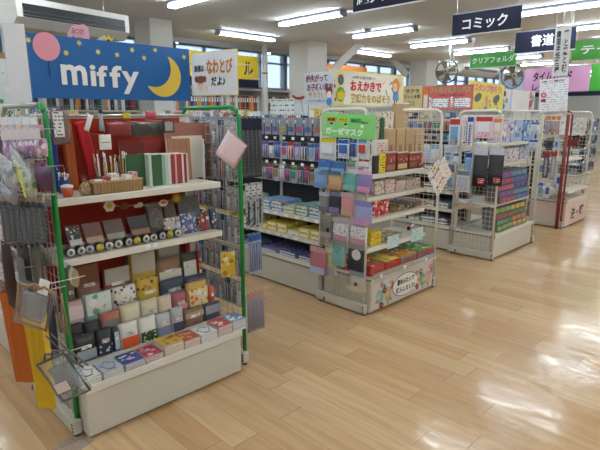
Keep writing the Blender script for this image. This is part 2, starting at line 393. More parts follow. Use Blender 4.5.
g2 = end_unit(1, 'second display stand with cartoon-drawn base panel and five crowded white shelves', [(1.05, .13, .31), (.88, .12, .32), (.71, .11, .33), (.49, .09, .35)], None, base_h=.30)
net_panel('net_panel', 'white wire net side hung with pouches, left of the second stand', 2.925, 2.235, 2.69, 1.54)
net_panel('net_panel', 'bare white wire net frame at the right of the second stand', 3.875, 2.2, 2.66, 1.54)
g3 = end_unit(2, 'third display stand with racks of coloured tubes above a plain white base', [(1.2, .13, .31), (.98, .13, .31), (.58, .06, .38)], None, base_h=.27)
net_panel('net_panel', 'white wire net side with a bare lower half, left of the third stand', 5.045, 2.2, 2.67, 1.54)
net_panel('net_panel', 'white wire net frame at the right of the third stand', 6.13, 2.2, 2.67, 1.54)
PINKB = mat('e9d2c8', .6)
g4 = end_unit(3, 'fourth display stand with pale pink base panel lettered in black brush strokes', [(1.25, .13, .31), (.9, .13, .31), (.5, .0, .44)], None, base_h=.37, basemat=PINKB)
net_panel('net_panel', 'white wire net side hung with slim tools, left of the fourth stand', 7.215, 2.23, 2.70, 1.54, mat('9c3a36', .5))
net_panel('net_panel', 'white wire net frame at the right of the fourth stand', 8.14, 2.25, 2.72, 1.54)

# ---- long double sided shelving rows running back from each end display
PEG = mat('3b3c42', .6, 0, .05); PEGL = mat('b9b7ae', .6)
def long_row(i, X, ya, yb, shelves, label, peg=PEG, left=True, H=1.42, W=.9):
    t = thing('shelving_row', label, 'shelving', (X, ya, 0))
    L_ = yb-ya
    m = MB(); m.box(.03, W-.03, .01, L_, 0, .03, mat('3a3833', .6)); m.box(0, W, 0, L_, .015, .235, BASEW, .003)
    m.box(.012, W-.012, .005, L_, .235, .255, mat('8d8a80', .5)); 
    n = int(L_/.9)
    for k in range(1, n+1): m.box(-.001, .002, k*.9-.003, k*.9, .02, .235, mat('9a978c', .5))
    m.build('base_cabinet', t)
    m = MB(); m.box(-.008, W+.008, 0, L_, .255, .275, SHELFW); m.box(-.014, -.006, 0, L_, .25, .285, SHELFW); m.build('base_deck', t)
    m = MB(); m.box(W/2-.02, W/2+.02, .03, L_, .28, H, peg); m.build('back_panel', t)
    m = MB(); m.box(W/2-.035, W/2+.035, .0, L_, H, H+.03, SHELFW); m.build('top_rail', t)
    for k in range(n+1): MB().box(W/2-.03, W/2+.03, min(k*.9, L_-.03), min(k*.9, L_-.03)+.03, .28, H, SHELFW).build('upright', t)
    for z in shelves:
        m = MB(); m.box(.06, W/2-.03, .02, L_, z-.02, z, SHELFW); m.box(.05, .06, .02, L_, z-.03, z+.006, SHELFW)
        for k in range(int(L_/.12)):
            if rnd.random() < .75: q = .05+k*.12+rnd.random()*.04; m.box(.047, .05, q, q+.05, z-.028, z, mat('fbfbf8', .6, 0, 0))
        m.build('shelf_board', t)
    return t
ROWX = [.79, 2.94, 5.06, 7.23]
r1 = long_row(0, .79, 2.93, 7.0, [.5, .75], 'first long shelving row, behind the nearest stand')
r2 = long_row(1, 2.94, 2.71, 7.0, [.46, .65], 'second long shelving row with yellow boxes low and dark pegboard above')
r3 = long_row(2, 5.06, 2.70, 7.0, [.46, .66, .86], 'third long shelving row, seen through the bare white net frame')
r4 = long_row(3, 7.23, 2.78, 7.0, [.46, .8], 'fourth long shelving row, behind the brush-lettered stand')
r5 = long_row(4, 11.4, 3.3, 7.5, [.5, .8, 1.1], 'farthest dark shelving row at the right edge', peg=mat('23262c', .6))

# ================================================================ signs
def sign(name, label, plane, c, a0, a1, z0, z1, mt, th=.004, cat='sign', group=None, edge=None, warp=0, tilt=0, board_name='board', down=0, up=0, upz=None):
    """a0,a1: for plane 'Y' X left/right; for plane 'X' Y left(far)/right(near)"""
    w = abs(a1-a0); h = z1-z0
    loc = (a0, c, z0) if plane == 'Y' else (c, a0, z0); rz = 0 if plane == 'Y' else R(-90)
    t = thing(name, label, cat, loc, rz, group)
    if tilt: t.rotation_euler = (0, tilt, rz)
    m = MB()
    if warp:
        n = 16; vs = []; fs = []
        for k in range(n+1):
            u = k/n; yy = warp*math.sin(u*math.pi)+warp*.35*math.sin(u*9)
            for z in (0, h):
                vs += [(u*w, yy*.5*0, z+0)] if False else [(u*w, 0, z)]
            for z in (0, h): vs += [(u*w, th, z)]
        for k in range(n):
            o = 4*k; fs += [[o, o+4, o+5, o+1], [o+2, o+3, o+7, o+6], [o+1, o+5, o+7, o+3], [o, o+2, o+6, o+4]]
        fs += [[0, 1, 3, 2], [4*n, 4*n+2, 4*n+3, 4*n+1]]; m.add(vs, fs, mt)
    else: m.box(0, w, 0, th, 0, h, mt)
    if edge: m.box(-.004, w+.004, .0005, th-.0005, -.004, h+.004, edge)
    m.build(board_name, t)
    if down:
        for q in (w*.12, w*.88): MB().box(q-.004, q+.004, th, th+.006, -down, h*.5, CLEARG).build('clip_stem', t)
    if up:
        for q in (w*.1, w*.9): MB().tube([(q, th/2, h), (q, th/2, CZ-z0 if upz is None else upz-z0)], .004, METAL, 5).build('wire', t)
    return t, w, h
def art(t, name, f):
    m = MB(); f(m); return m.build(name, t)
INK = mat('15151b', .6, 0, 0); WINK = mat('f6f6f4', .6, 0, 0); REDI = mat('d8262e', .6, 0, 0); ORI = mat('e8902e', .6, 0, 0)
# --- miffy banner
BLUE = mat('1c6cae', .55, 0, .03)
t, w, h = sign('banner', 'long blue banner reading miffy with yellow moon, stars and pink balloon', 'Y', 2.655, .83, 1.735, 1.578, 1.873, BLUE, cat='banner', down=.076)
def star(m, x, z, r, rot=0): m.poly([(x+(r if k % 2 == 0 else r*.45)*math.cos(math.pi*k/6+rot), z+(r if k % 2 == 0 else r*.45)*math.sin(math.pi*k/6+rot)) for k in range(12)], -.0005, .0012, mat('e9d873', .6, 0, 0))
def px(xp, yp): X, z = onY(xp, yp, 2.655); return X-.83, z-1.578
for (a, b_) in [(28,40),(66,53),(79,43),(98,52),(117,55),(132,50),(144,58),(155,50),(184,57)]:
    q = px(a, b_); art(t, 'star', lambda m: star(m, q[0], q[1], .016, a))
q = px(46.5, 46.5); art(t, 'balloon', lambda m: (m.disc(q[0], q[1], .062, .066, -.0005, .0014, mat('e9a3b4', .6, 0, 0), 24), m.box(q[0]+.0, q[0]+.003, -.0015, -.0005, q[1]-.14, q[1]-.06, NAVY)))
def moon(m):
    c0 = px(163, 76); c1 = (c0[0]-.055, c0[1]+.045); r0 = .115; r1 = .112
    # crescent: outer circle arc minus offset inner circle
    pts = [(c0[0]+r0*math.cos(a), c0[1]+r0*math.sin(a)) for a in [R(-150+k*(222)/24) for k in range(25)]]
    e0 = pts[-1]; e1 = pts[0]; a0 = math.atan2(e0[1]-c1[1], e0[0]-c1[0]); a1 = math.atan2(e1[1]-c1[1], e1[0]-c1[0]); rr0 = math.hypot(e0[0]-c1[0], e0[1]-c1[1]); rr1 = math.hypot(e1[0]-c1[0], e1[1]-c1[1])
    inn = [(c1[0]+(rr0+(rr1-rr0)*k/20)*.96*math.cos(a0+(a1-a0)*k/20), c1[1]+(rr0+(rr1-rr0)*k/20)*.96*math.sin(a0+(a1-a0)*k/20)) for k in range(1, 20)]
    n = 24; vs = []; fs = []
    inn2 = [e0]+inn+[e1]
    for k in range(n+1):
        o = pts[n-k]; u = k/n*(len(inn2)-1); j = min(int(u), len(inn2)-2); f_ = u-j
        ii = (inn2[j][0]*(1-f_)+inn2[j+1][0]*f_, inn2[j][1]*(1-f_)+inn2[j+1][1]*f_)
        vs += [(o[0], -.002, o[1]), (ii[0], -.002, ii[1])]
    for k in range(n): fs.append([2*k, 2*k+1, 2*k+3, 2*k+2])
    m.add(vs, fs, mat('f0d25a', .6, 0, 0))
art(t, 'moon', moon)
a0, b0 = px(62, 90); a1, b1 = px(138, 64)
for ch, xa, xb, ya, yb in [('m', 62, 86, 65.5, 84.5), ('i', 91, 95, 65, 86), ('f', 97.5, 107, 66, 86.5), ('f', 110.5, 121, 66, 87.5), ('y', 123, 138.5, 72, 94)]:
    p0 = px(xa, yb); p1 = px(xb, ya); lettering(t, ch, p0[0], p1[0], p0[1], p1[1], WINK, .028)
# paper behind the banner top: pink and pale blue cut-outs
t, w, h = sign('card', 'pink speech-bubble card sticking up behind the blue banner', 'Y', 2.68, *[onY(67, 33, 2.68)[0], onY(89, 33, 2.68)[0]], 1.83, 1.945, mat('eeb9c8', .6), cat='card', down=.33)
t.children[0].data = MB().poly([(.0, 0), (w, 0), (w, h*.85), (w*.8, h), (w*.25, h*.88), (w*.02, h*.55)], .004, .004, mat('eeb9c8', .6)).mesh(); lettering(t, 'みつけ\nたよ!', w*.2, w*.75, h*.2, h*.8, INK, 0)
t, w, h = sign('card', 'pale blue round card with a small yellow crown shape on top, behind the banner', 'Y', 2.68, *[onY(94, 40, 2.68)[0], onY(116, 40, 2.68)[0]], 1.82, 1.9, mat('bfe0ee', .6), cat='card', down=.32)
t.children[0].data = MB().disc(w/2, 0.01, w*.5, h*.85, .004, .004, mat('bfe0ee', .6)).mesh()
def crown(m): m.poly([(w*.45, h*.45), (w*.75, h*.4), (w*.9, h*1.05), (w*.78, h*.85), (w*.68, h*1.1), (w*.58, h*.86), (w*.42, h*1.08)], -.001, .002, mat('ecd23c', .6)); m.disc(w*.63, h*.68, .008, .01, -.004, .002, INK)
art(t, 'crown_shape', crown)
# hanging clear sleeve with leaflet at the left of the banner
X = .74; ya, z0 = onX(27, 103, X)[0], onX(20, 100, X)[1]
t = thing('leaflet_sleeve', 'tall clear plastic sleeve of white leaflets hanging left of the blue banner', 'sleeve', (.80, 2.50, 1.555), R(-25))
MB().box(-.085, .0, .0, .004, .0, .33, mat('e6e9ee', .5)).build('leaflet', t); MB().box(-.09, .006, -.004, .009, -.005, .40, CLEAR).build('sleeve', t)
# --- skipping-rope sign
Xn = 1.8
t, w, h = sign('sign', 'handwritten white sign with orange letters and a drawn child, above the right green net', 'X', Xn-.03, 2.69, 2.25, 1.615, 1.85, mat('eceff2', .6, 0, .02), edge=mat('e6dd6a', .6), tilt=R(1), down=.07)
lettering(t, '裏側は', .03, .13, .13, .17, INK, .01); lettering(t, 'なわとび', .155, .40, .115, .195, mat('d98b35', .6, 0, 0), .03); lettering(t, 'だよ♪', .2, .33, .05, .1, INK, .02)
HAIR = mat('a5604a', .6, 0, 0); SKIN = mat('f3d9bf', .6, 0, 0)
def kid(m):
    m.disc(.09, .06, .036, .036, -.0005, .001, SKIN); m.disc(.09, .088, .042, .022, -.0012, .001, HAIR); m.disc(.048, .09, .017, .019, -.0012, .001, HAIR); m.disc(.133, .09, .017, .019, -.0012, .001, HAIR)
    for q in (.078, .102): m.disc(q, .062, .003, .003, -.0015, .001, INK, 8)
    m.box(.083, .097, -.002, -.001, .04, .042, REDI); m.disc(.145, .04, .012, .012, -.0005, .001, SKIN)
art(t, 'drawn_child', kid)
# --- drawing sign on second stand
t, w, h = sign('sign', 'cream sign with big red hiragana and a drawn orange-haired girl, on the second stand', 'Y', 2.655, 2.97, 3.965, 1.565, 1.835, mat('f0e7b6', .6, 0, .02), edge=mat('e4dba0', .6), down=.065)
art(t, 'white_sheet', lambda m: m.box(.17, .86, -.0012, -.0002, .012, h-.02, mat('f4f2ea', .6)))
lettering(t, '10年も描き続く!', .28, .57, .215, .238, INK, .0, y=-.003); lettering(t, 'おえかきで', .25, .66, .12, .2, REDI, .035, y=-.003); lettering(t, '発想力をのばそう', .25, .79, .025, .1, mat('c9b03a', .6, 0, 0), .03, y=-.003)
def girl(m):
    O = mat('e79a3c', .6, 0, 0); B = mat('5aa7dc', .6, 0, 0); x = .875
    m.disc(x, .18, .055, .062, -.003, .001, O); m.disc(x-.012, .165, .034, .038, -.0042, .001, SKIN)
    m.poly([(x-.045, .06), (x+.05, .06), (x+.03, .14), (x-.03, .14)], -.003, .001, B)
    m.box(x-.02, x-.008, -.004, -.003, .01, .06, INK); m.box(x+.012, x+.024, -.004, -.003, .01, .06, INK); m.poly([(x-.07, .16), (x-.06, .165), (x-.025, .12), (x-.03, .11)], -.003, .001, B)
    for q in (x-.022, x-.002): m.disc(q, .165, .003, .004, -.0055, .001, INK, 8)
art(t, 'drawn_girl', girl)
def frog(m):
    m.disc(.13, .09, .055, .055, -.003, .001, mat('7fbf5a', .6, 0, 0)); m.poly([(.08, .12), (.1, .05), (.17, .05), (.19, .12), (.16, .1), (.135, .125), (.11, .1)], -.0042, .001, mat('f0cf35', .6, 0, 0))
    m.disc(.13, .2, .035, .04, -.003, .001, mat('7b8085', .6, 0, 0)); 
    for (a, b_, c_) in [(.04, .22, 'c87f6a'), (.06, .15, '6a76a8'), (.03, .08, 'c87f6a'), (.07, .05, 'b49a52'), (.05, .19, '9aa86a')]: m.disc(a, b_, .012, .016, -.001, .001, mat(c_, .6, 0, 0), 8)
    for (a, c_, ro) in [(.70, 'e8c84a', .9), (.735, '2fa067', 2.0), (.80, 'd84a3a', .6), (.95, 'e8b8b0', 1.5)]: m.disc(a, .2 if a != .735 else .12, .028, .006, -.003, .001, mat(c_, .6, 0, 0), 8, ro)
art(t, 'drawn_flower', frog)
# --- red handwriting sign
t, w, h = sign('sign', 'grey-white sign with dark red handwriting, left of the cream drawing sign', 'X', 2.93, 2.88, 2.575, 1.578, 1.815, mat('c9ced6', .6, 0, .02), down=.30)
MAR = mat('8c2436', .6, 0, 0)
lettering(t, '紛失がって', .02, .245, .165, .222, MAR, .03); lettering(t, 'お子様い家を', .03, .3, .1, .155, MAR, .03); lettering(t, 'やろう!', .045, .19, .05, .095, mat('b5a23c', .6, 0, 0), .03); lettering(t, 'じかん(税込)', .05, .22, .015, .035, INK, .0)
art(t, 'drawn_boy', lambda m: (m.disc(.262, .085, .032, .04, -.0005, .001, mat('7b4a30', .6, 0, 0)), m.disc(.262, .07, .024, .026, -.0017, .001, SKIN), m.disc(.262, .02, .028, .03, -.0005, .001, mat('4a8ac0', .6, 0, 0))))
# --- green gauze sign
t, w, h = sign('sign', 'bright green sign with white katakana, hung on the pouch net of the second stand', 'X', 2.84, 2.60, 2.115, 1.345, 1.515, mat('8fd67c', .55, 0, .03), tilt=R(2))
for q in (.05, .38): MB().tube([(q, 0, .14), (q, .08, .147)], .003, METAL, 5).build('hook', t)
for (a, b_, c_, s_) in [(.035, .13, 'e0a23c', '知育'), (.15, .245, 'd3dc3c', 'そうじ'), (.26, .36, '4fbf6e', 'おかず')]:
    art(t, 'tag_patch', lambda m: m.box(a, b_, -.0014, -.0002, .108, .14, mat(c_, .6))); lettering(t, s_, a+.012, b_-.012, .113, .135, INK, .02, y=-.0025)
lettering(t, '教えに', .365, .425, .105, .122, INK, .01); lettering(t, 'ガーゼマスク', .03, .38, .018, .068, WINK, .035)
art(t, 'drawn_faces', lambda m: [m.disc(a, .088, .014, .013, -.0004, .001, mat(c_, .6, 0, 0), 10) for a, c_ in ((.04, '7fc4d8'), (.085, 'f0d9a0'), (.22, 'f0d9a0'), (.37, 'f2f2ee'))]+[m.disc(a, .094, .014, .008, -.0016, .001, INK, 10) for a in (.085, .22)])
# --- sakura / crayon signs on row three
t, w, h = sign('sign', 'beige sign with black katakana, just left of the coral crayon sign', 'X', 5.05, 3.42, 3.12, 1.565, 1.815, mat('dccb96', .6, 0, .02), down=1.285)
lettering(t, 'サクラ', .07, .25, .17, .215, INK, .03); lettering(t, 'マット水彩', .05, .27, .11, .155, INK, .02); lettering(t, 'ふでにも\nえのぐも', .06, .2, .03, .085, INK, .0)
t, w, h = sign('sign', 'coral sign comparing crayons, with a drawn orange crayon at its left', 'X', 5.04, 3.12, 2.53, 1.555, 1.80, mat('d9706e', .6, 0, .02), edge=mat('c9605e', .6), down=.02)
lettering(t, 'クレヨンとクレパス', .09, w-.02, .175, .235, mat('9cc46f', .6, 0, 0), .035); lettering(t, 'でもにちがうの?', .2, .5, .135, .16, mat('5d2a55', .6, 0, 0), .02)
art(t, 'note_box', lambda m: (m.box(.13, .32, -.0014, -.0002, .02, .115, lines('f4f3f1', '5a6ab0', .022, .4)), m.box(.39, .57, -.0014, -.0002, .02, .115, lines('f4f3f1', '5a6ab0', .022, .4)), m.box(.085, .12, -.0014, -.0002, .015, .135, lines('f6f4f0', '2c2c3c', .018, .5)), m.box(.34, .375, -.0014, -.0002, .015, .135, lines('f6f4f0', '2c2c3c', .018, .5))))
art(t, 'drawn_crayon', lambda m: (m.box(.015, .065, -.0016, -.0002, .02, .18, mat('e9e5dc', .6)), m.disc(.04, .19, .03, .035, -.002, .0015, mat('e88a25', .6)), m.disc(.03, .15, .003, .004, -.002, .001, INK, 8), m.disc(.05, .15, .003, .004, -.002, .001, INK, 8)))
# --- yellow pink sign on third stand
t, w, h = sign('sign', 'yellow sign with bright pink lettering above the third stand', 'Y', 2.655, 5.19, 6.06, 1.55, 1.855, mat('ebe06c', .6, 0, .03), edge=mat('d6df8e', .6), tilt=R(1.2), down=.05)
lettering(t, 'スタンプ作ろう!', .12, .8, .2, .285, mat('ee6f9c', .6, 0, 0), .035)
def spots(m):
    r_ = random.Random(3)
    for k in range(16): m.disc(.05+r_.random()*.77, .02+r_.random()*.14, .022, .016, -.0003, .001, mat(['f0b0c0', 'b98ac8', '8b9a70', 'efc04a', 'd87a5a'][k % 5], .6, 0, 0), 10, r_.random()*3)
    for a in (.22, .68): m.disc(a, .14, .085, .045, -.0006, .0022, mat('6f7264', .6), 12, .3)
    m.disc(.44, .1, .035, .07, -.0006, .002, mat('e9a985', .6)); m.disc(.42, .02, .05, .028, -.0006, .0022, mat('8d93a0', .6))
art(t, 'drawn_stamp', spots)
# --- boards around the third / fourth stands
t, w, h = sign('sign', 'narrow white card with a purple hexagon and a blue hexagon', 'Y', 2.72, 6.12, 6.42, 1.55, 1.80, mat('e7e9ea', .6), down=1.54)
art(t, 'hexagon', lambda m: (m.disc(.11, .2, .045, .04, -.0003, .0014, mat('54265f', .6), 6), m.disc(.1, .05, .045, .04, -.0003, .0014, mat('2f7fc0', .6), 6))); lettering(t, 'Bi~な', .05, .22, .09, .15, INK, .02)
t, w, h = sign('placard', 'blank white board standing between the yellow sign and the round-flower card', 'Y', 2.70, 6.42, 6.95, 1.55, 1.80, mat('edecea', .6), cat='board', down=1.54)
t, w, h = sign('card', 'pale card with pink and dark flower rounds, right of the blank white board', 'Y', 2.72, 6.96, 7.19, 1.55, 1.81, mat('e4ddd6', .6), cat='card', down=1.54)
art(t, 'flower_print', lambda m: [m.disc(a, b_, .055, .05, -.0003, .001, speck(c_, ['f0e0e0', '7a2238'], 50, .3), 12) for a, b_, c_ in ((.08, .2, 'd890a0'), (.1, .09, 'b65670'), (.04, .03, 'e9b6bd'), (.17, .15, '9aa3a8'))])
t, w, h = sign('sign', 'white leaflet sheet with red and purple pictures above the fourth stand', 'X', 7.20, 2.66, 2.30, 1.53, 1.955, lines('f1f3f6', 'c3b6c4', .03, .3, xs=30), tilt=R(-3), down=.03)
art(t, 'red_mark', lambda m: (m.disc(.06, .22, .035, .035, -.0003, .0012, mat('cf4a4a', .6)), m.disc(.06, .22, .02, .02, -.0016, .001, mat('f0d0d0', .6)), m.box(.03, .09, -.0013, -.0003, .13, .17, mat('8c4a6a', .6)))); lettering(t, '図 ご案内', .04, .3, .375, .405, INK, .01)
for k, (ya, yb) in enumerate(((2.52, 2.42), (2.42, 2.32))):
    t, w, h = sign('banner', ['left of two long narrow paper strips with black brush writing', 'right of two long narrow paper strips with black brush writing'][k], 'X', 7.17-.03*k, ya, yb, 1.985, 2.585, mat('e6e6e6', .7, 0, .02), cat='paper strip', tilt=R(-1.5), up=1)
    lettering(t, ['書\n道\n半\n紙\n各\n種', '筆\nと\n墨\nと\n硯'][k], .02, w-.02, .04, h-.04, INK, .02)
# --- overhead hanging signs
def hanging(label, X, ya, yb, z0, z1, mt, txt, frac=(.12, .88, .22, .8), bold=.02, zc=CZ):
    t, w, h = sign('hanging_sign', label, 'X', X, ya, yb, z0, z1, mt, th=.012, cat='hanging sign', group='category signs hung from the ceiling')
    lettering(t, txt, w*frac[0], w*frac[1], h*frac[2], h*frac[3], WINK, bold)
    m = MB(); m.box(-.004, w+.004, -.004, .016, -.008, .002, mat('dfe3e8', .4)); m.box(-.004, w+.004, -.004, .016, h-.004, h+.006, mat('9aa0ad', .4)); m.build('edge_rail', t)
    m = MB()
    for q in (w*.06, w*.94): m.tube([(q, .006, h), (q, .006, zc-z0-.001)], .0025, METAL, 5)
    m.build('wire', t)
    return t
hanging('navy hanging sign reading コミック in white', 5.5, 3.065, 2.295, 2.368, 2.595, NAVY, 'コミック', (.16, .82, .2, .75))
hanging('navy hanging sign reading 書道 in white', 7.66, 3.25, 2.44, 2.365, 2.655, NAVY, '書道', (.28, .66, .25, .8), .015)
hanging('navy hanging sign cut by the top edge of the picture, leftmost overhead', 3.4, 2.79, 2.02, 2.31, 2.54, NAVY, '絵具 セット', (.05, .95, .2, .85), .01)
hanging('small green hanging sign reading クリアフォルダ', 8.7, 4.46, 3.65, 2.295, 2.53, mat('4fae45', .5, 0, .03), 'クリアフォルダ', (.05, .96, .3, .75), .015)
hanging('green hanging sign reading テープ at the right edge', 8.62, 2.78, 1.98, 2.30, 2.585, mat('55b04a', .5, 0, .03), 'テープ', (.16, .95, .3, .75), .02)
t, w, h = sign('sign', 'large lilac-pink board reading タイムカード and レジスター', 'X', 11.3, 4.52, 3.26, 1.94, 2.44, mat('dda9cf', .6, 0, .02), th=.02, up=1)
lettering(t, 'タイムカード', .17, .93, .24, .43, INK, .03, y=-.003); lettering(t, 'レジスター', .17, .85, .03, .2, INK, .03, y=-.003)
t, w, h = sign('sign', 'green board with navy lower band beside the lilac-pink board', 'X', 11.3, 3.25, 2.5, 1.94, 2.46, mat('4fae45', .6, 0, .02), th=.02, up=1)
lettering(t, 'スタ', .35, .75, .05, .25, WINK, .02)
m = MB().box(0, 1.9, 0, .02, 0, .09, NAVY); tag(m.build('navy_rail', loc=(11.3, 4.52, 1.865), rz=R(-90)), 'long navy band under the lilac and green boards', 'band')
# --- far signs in front of the windows
t, w, h = sign('sign', 'yellow board with navy lower band behind the handwritten orange-letter sign', 'Y', 8.2, onY(188, 50, 8.2)[0], onY(258, 56, 8.2)[0], 2.03, 2.64, mat('f0d22a', .6, 0, .02), th=.03, up=1)
art(t, 'navy_band', lambda m: m.box(0, w, -.003, -.0002, 0, .16, NAVY)); lettering(t, 'ク', .03, .25, .24, .5, INK, .03, y=-.003); lettering(t, 'ル', w-.38, w-.14, .24, .5, INK, .03, y=-.003)
t, w, h = sign('sign', 'orange board hung before the windows behind the cream drawing sign', 'Y', 7.9, onY(318, 70, 7.9)[0], onY(367, 70, 7.9)[0], 2.0, 2.62, mat('dd8a45', .6, 0, .03), th=.03, up=1); lettering(t, '画材セット', w*.15, w*.9, .2, .42, WINK, .01, y=-.003)
t, w, h = sign('sign', 'dark green board in the distance behind the coral crayon sign', 'Y', 7.9, onY(428, 80, 7.9)[0], onY(462, 80, 7.9)[0], 2.0, 2.35, mat('3c8a3c', .6, 0, .03), th=.03, up=1)
# pale blue frosted board behind the far fan
t, w, h = sign('placard', 'pale blue board behind the right-hand ceiling fan', 'X', 10.4, onX(499, 80, 10.4)[0], onX(524, 80, 10.4)[0], 1.6, 2.33, mat('bccfe8', .5), th=.03, up=1, cat='board')

# ================================================================ ceiling equipment
def ac(label, loc, rz, L_=1.45, W=.62, H=.21):
    t = thing('air_conditioner', label, 'air conditioner', loc, rz)
    m = MB(); m.add([(0, -W*.5+.0, .08), (0, -W*.5, H), (0, W*.5, H), (0, W*.5, .02), (0, -W*.5+.1, 0), (L_, -W*.5, .08), (L_, -W*.5, H), (L_, W*.5, H), (L_, W*.5, .02), (L_, -W*.5+.1, 0)],
        [[0,1,2,3,4][::-1], [5,6,7,8,9], [0,5,6,1], [1,6,7,2], [2,7,8,3], [3,8,9,4], [4,9,5,0]][0:], mat('cfcdc6', .5)); m.build('casing', t)
    m = MB(); m.box(.06, L_-.06, -W*.5-.004, -W*.5+.01, .085, H-.06, BLACK); 
    for k in range(2): m.box(.06, L_-.06, -W*.5-.012, -W*.5-.003, .1+.035*k, .107+.035*k, mat('55575a', .5))
    m.build('outlet_louvre', t)
    for q in (.1, L_-.1): MB().tube([(q, 0, H), (q, 0, CZ-loc[2])], .01, METAL, 6).build('hanger_rod', t)
    return t
ac('large ceiling air conditioner with dark outlet above the blue banner', (1.70, 5.98, 2.36), R(10), 1.3, .66, .27)
ac('distant ceiling air conditioner beside the left fan', (10.35, 5.75, 2.36), R(0), 1.7, .6, .2)
def fan(label, loc, rz, r_=.235):
    t = thing('ceiling_fan', label, 'fan', loc, rz); G = mat('7d7a70', .35, .6)
    m = MB()
    for k in range(5): m.ring(0, 0, r_*(.3+.175*k), .004, -.07 if k < 4 else -.04, G, 20)
    for k in range(18): a = 2*math.pi*k/18; m.tube([(0, -.08, 0), (r_*.7*math.cos(a), -.07, r_*.7*math.sin(a)), (r_*math.cos(a), 0, r_*math.sin(a))], .003, G, 4)
    m.ring(0, 0, r_, .012, 0, G, 24); m.build('guard', t)
    m = MB()
    for k in range(4):
        a = 2*math.pi*k/4+.3; c_, s_ = math.cos(a), math.sin(a); q = [(.03, -.02, -.01), (.17, -.07, -.03), (.19, .05, .0), (.04, .02, .01)]
        vs = [(u*c_-v_*s_, -.03+y, u*s_+v_*c_) for u, v_, y in q]+[(u*c_-v_*s_, -.026+y, u*s_+v_*c_) for u, v_, y in q]; m.add(vs, [[0,1,2,3],[7,6,5,4],[0,4,5,1],[1,5,6,2],[2,6,7,3],[3,7,4,0]], mat('8a7a60', .5))
    m.build('blades', t)
    MB().lathe([(.05, -.1), (.06, 0), (.05, .08)], (0, 0, 0), mat('b8b4a8', .4), 12, 'y').build('motor', t)
    m = MB(); m.tube([(0, .06, 0), (0, .12, .12), (0, .1, CZ-loc[2])], .018, mat('cfccc4', .5), 8); m.build('bracket_arm', t)
fan('left of two round ceiling fans, above the coral crayon sign', (onX(447, 71, 9)[0]*0+9.0, onX(447, 71, 9)[0], 2.3), R(-80), .21)
fan('right of two round ceiling fans, before the pale blue board', (9.3, onX(512, 77, 9.3)[0], 2.17), R(-35), .21)
for k, (a, b_, lab) in enumerate([(7.2, 5.2, 0), ]):
    pass
def detector(x, y, lab):
    tag(MB().lathe([(.06, 0), (.055, -.03), (.03, -.055)][::-1], (x, y, CZ), mat('8e8b85', .5), 14).build('smoke_detector'), lab, 'smoke detector')
detector(*onZ(368, 29, CZ), 'small round smoke detector on the ceiling between the lights')
# small bright ceiling spots near the windows
BULB = bpy.data.materials.new('lit_bulb'); nt, b, N, L = NT(BULB); b.inputs['Emission Color'].default_value = (1, .95, .85, 1); b.inputs['Emission Strength'].default_value = 12
for k, (a, c_, lab) in enumerate([(177, 41, 'small lit pendant bulb right of the nearest column'), (269, 52.5, 'small lit pendant bulb left of the white pipe'), (377, 62, 'small lit pendant bulb left of the third column')]):
    X, z = onY(a, c_, 8.7); t = thing('pendant_bulb', lab, 'light', (X, 8.7, z))
    MB().lathe([(.02, -.035), (.045, -.01), (.04, .02), (.018, .05)], (0, 0, 0), BULB, 12).build('bulb', t); MB().tube([(0, 0, .05), (0, 0, 3.25-z)], .012, DMETAL, 6).build('stem', t)
# ================================================================ goods of the nearest stand
def soft(m, w, h, d, mt, bulge=.012, x0=0, y0=0, z0=0):
    """soft filled pack, front at y0, slightly pillowed"""
    n = 5; vs = []; fs = []
    for s_ in (0, 1):
        for j in range(n+1):
            for i in range(n+1):
                u, v_ = i/n, j/n; k = math.sin(math.pi*u)*math.sin(math.pi*v_)
                e = 0 if 0 < u < 1 and 0 < v_ < 1 else .18*d
                vs.append((x0+u*w, y0+((e-bulge*k) if s_ == 0 else d-e+bulge*.4*k), z0+v_*h))
    N_ = (n+1)**2
    for j in range(n):
        for i in range(n):
            a = j*(n+1)+i; q = [a, a+1, a+n+2, a+n+1]; fs.append(q); fs.append([x+N_ for x in q][::-1])
    rim = [i for i in range(n+1)]+[(j+1)*(n+1)-1 for j in range(1, n+1)]+[n*(n+1)+i for i in range(n-1, -1, -1)]+[j*(n+1) for j in range(n-1, 0, -1)]
    for a, b_ in zip(rim, rim[1:]+rim[:1]): fs.append([b_, a, a+N_, b_+N_])
    m.add(vs, fs, mt, True)
def wrapped(label, cat, X0_, X1_, Yf, z0, z1, body, band=None, d=.045, name='wrapped_pack', group=None, clear=True, lean=-.06, card=None, rz=0, ribbon=None):
    w, h = X1_-X0_-.003, z1-z0
    t = thing(name, label, cat, (X0_, Yf, z0+.001), rz, group, rot=(lean, 0, rz))
    m = MB(); soft(m, w, h*.93, d, body, .006); m.build('contents', t)
    if band: MB().box(.004, w-.004, -.009, -.006, h*band[1], h*band[2], band[0]).build('printed_band', t)
    if not card and h > .1 and rnd.random() < .6: MB().box(w*.25, w*.75, -.0115, -.0092, h*.5, h*.5+.018, lines('efebe2', '5a5048', .007, .5)).build('label_strip', t)
    if card: MB().box(w*card[1], w*card[2], -.0125, -.0095, h*card[3], h*card[4], card[0]).build('price_card' if len(card) < 6 else card[5], t)
    if clear: m = MB(); soft(m, w+.002, h, d+.002, CLEAR, .0085, -.001, -.001, 0); m.build('clear_wrapper', t)
    return t
def spanY(xa, xb, y, Y): return onY(xa, y, Y)[0], onY(xb, y, Y)[0]
def B_(c, **k): return mat(c, .45, 0, .05, 30, **k)
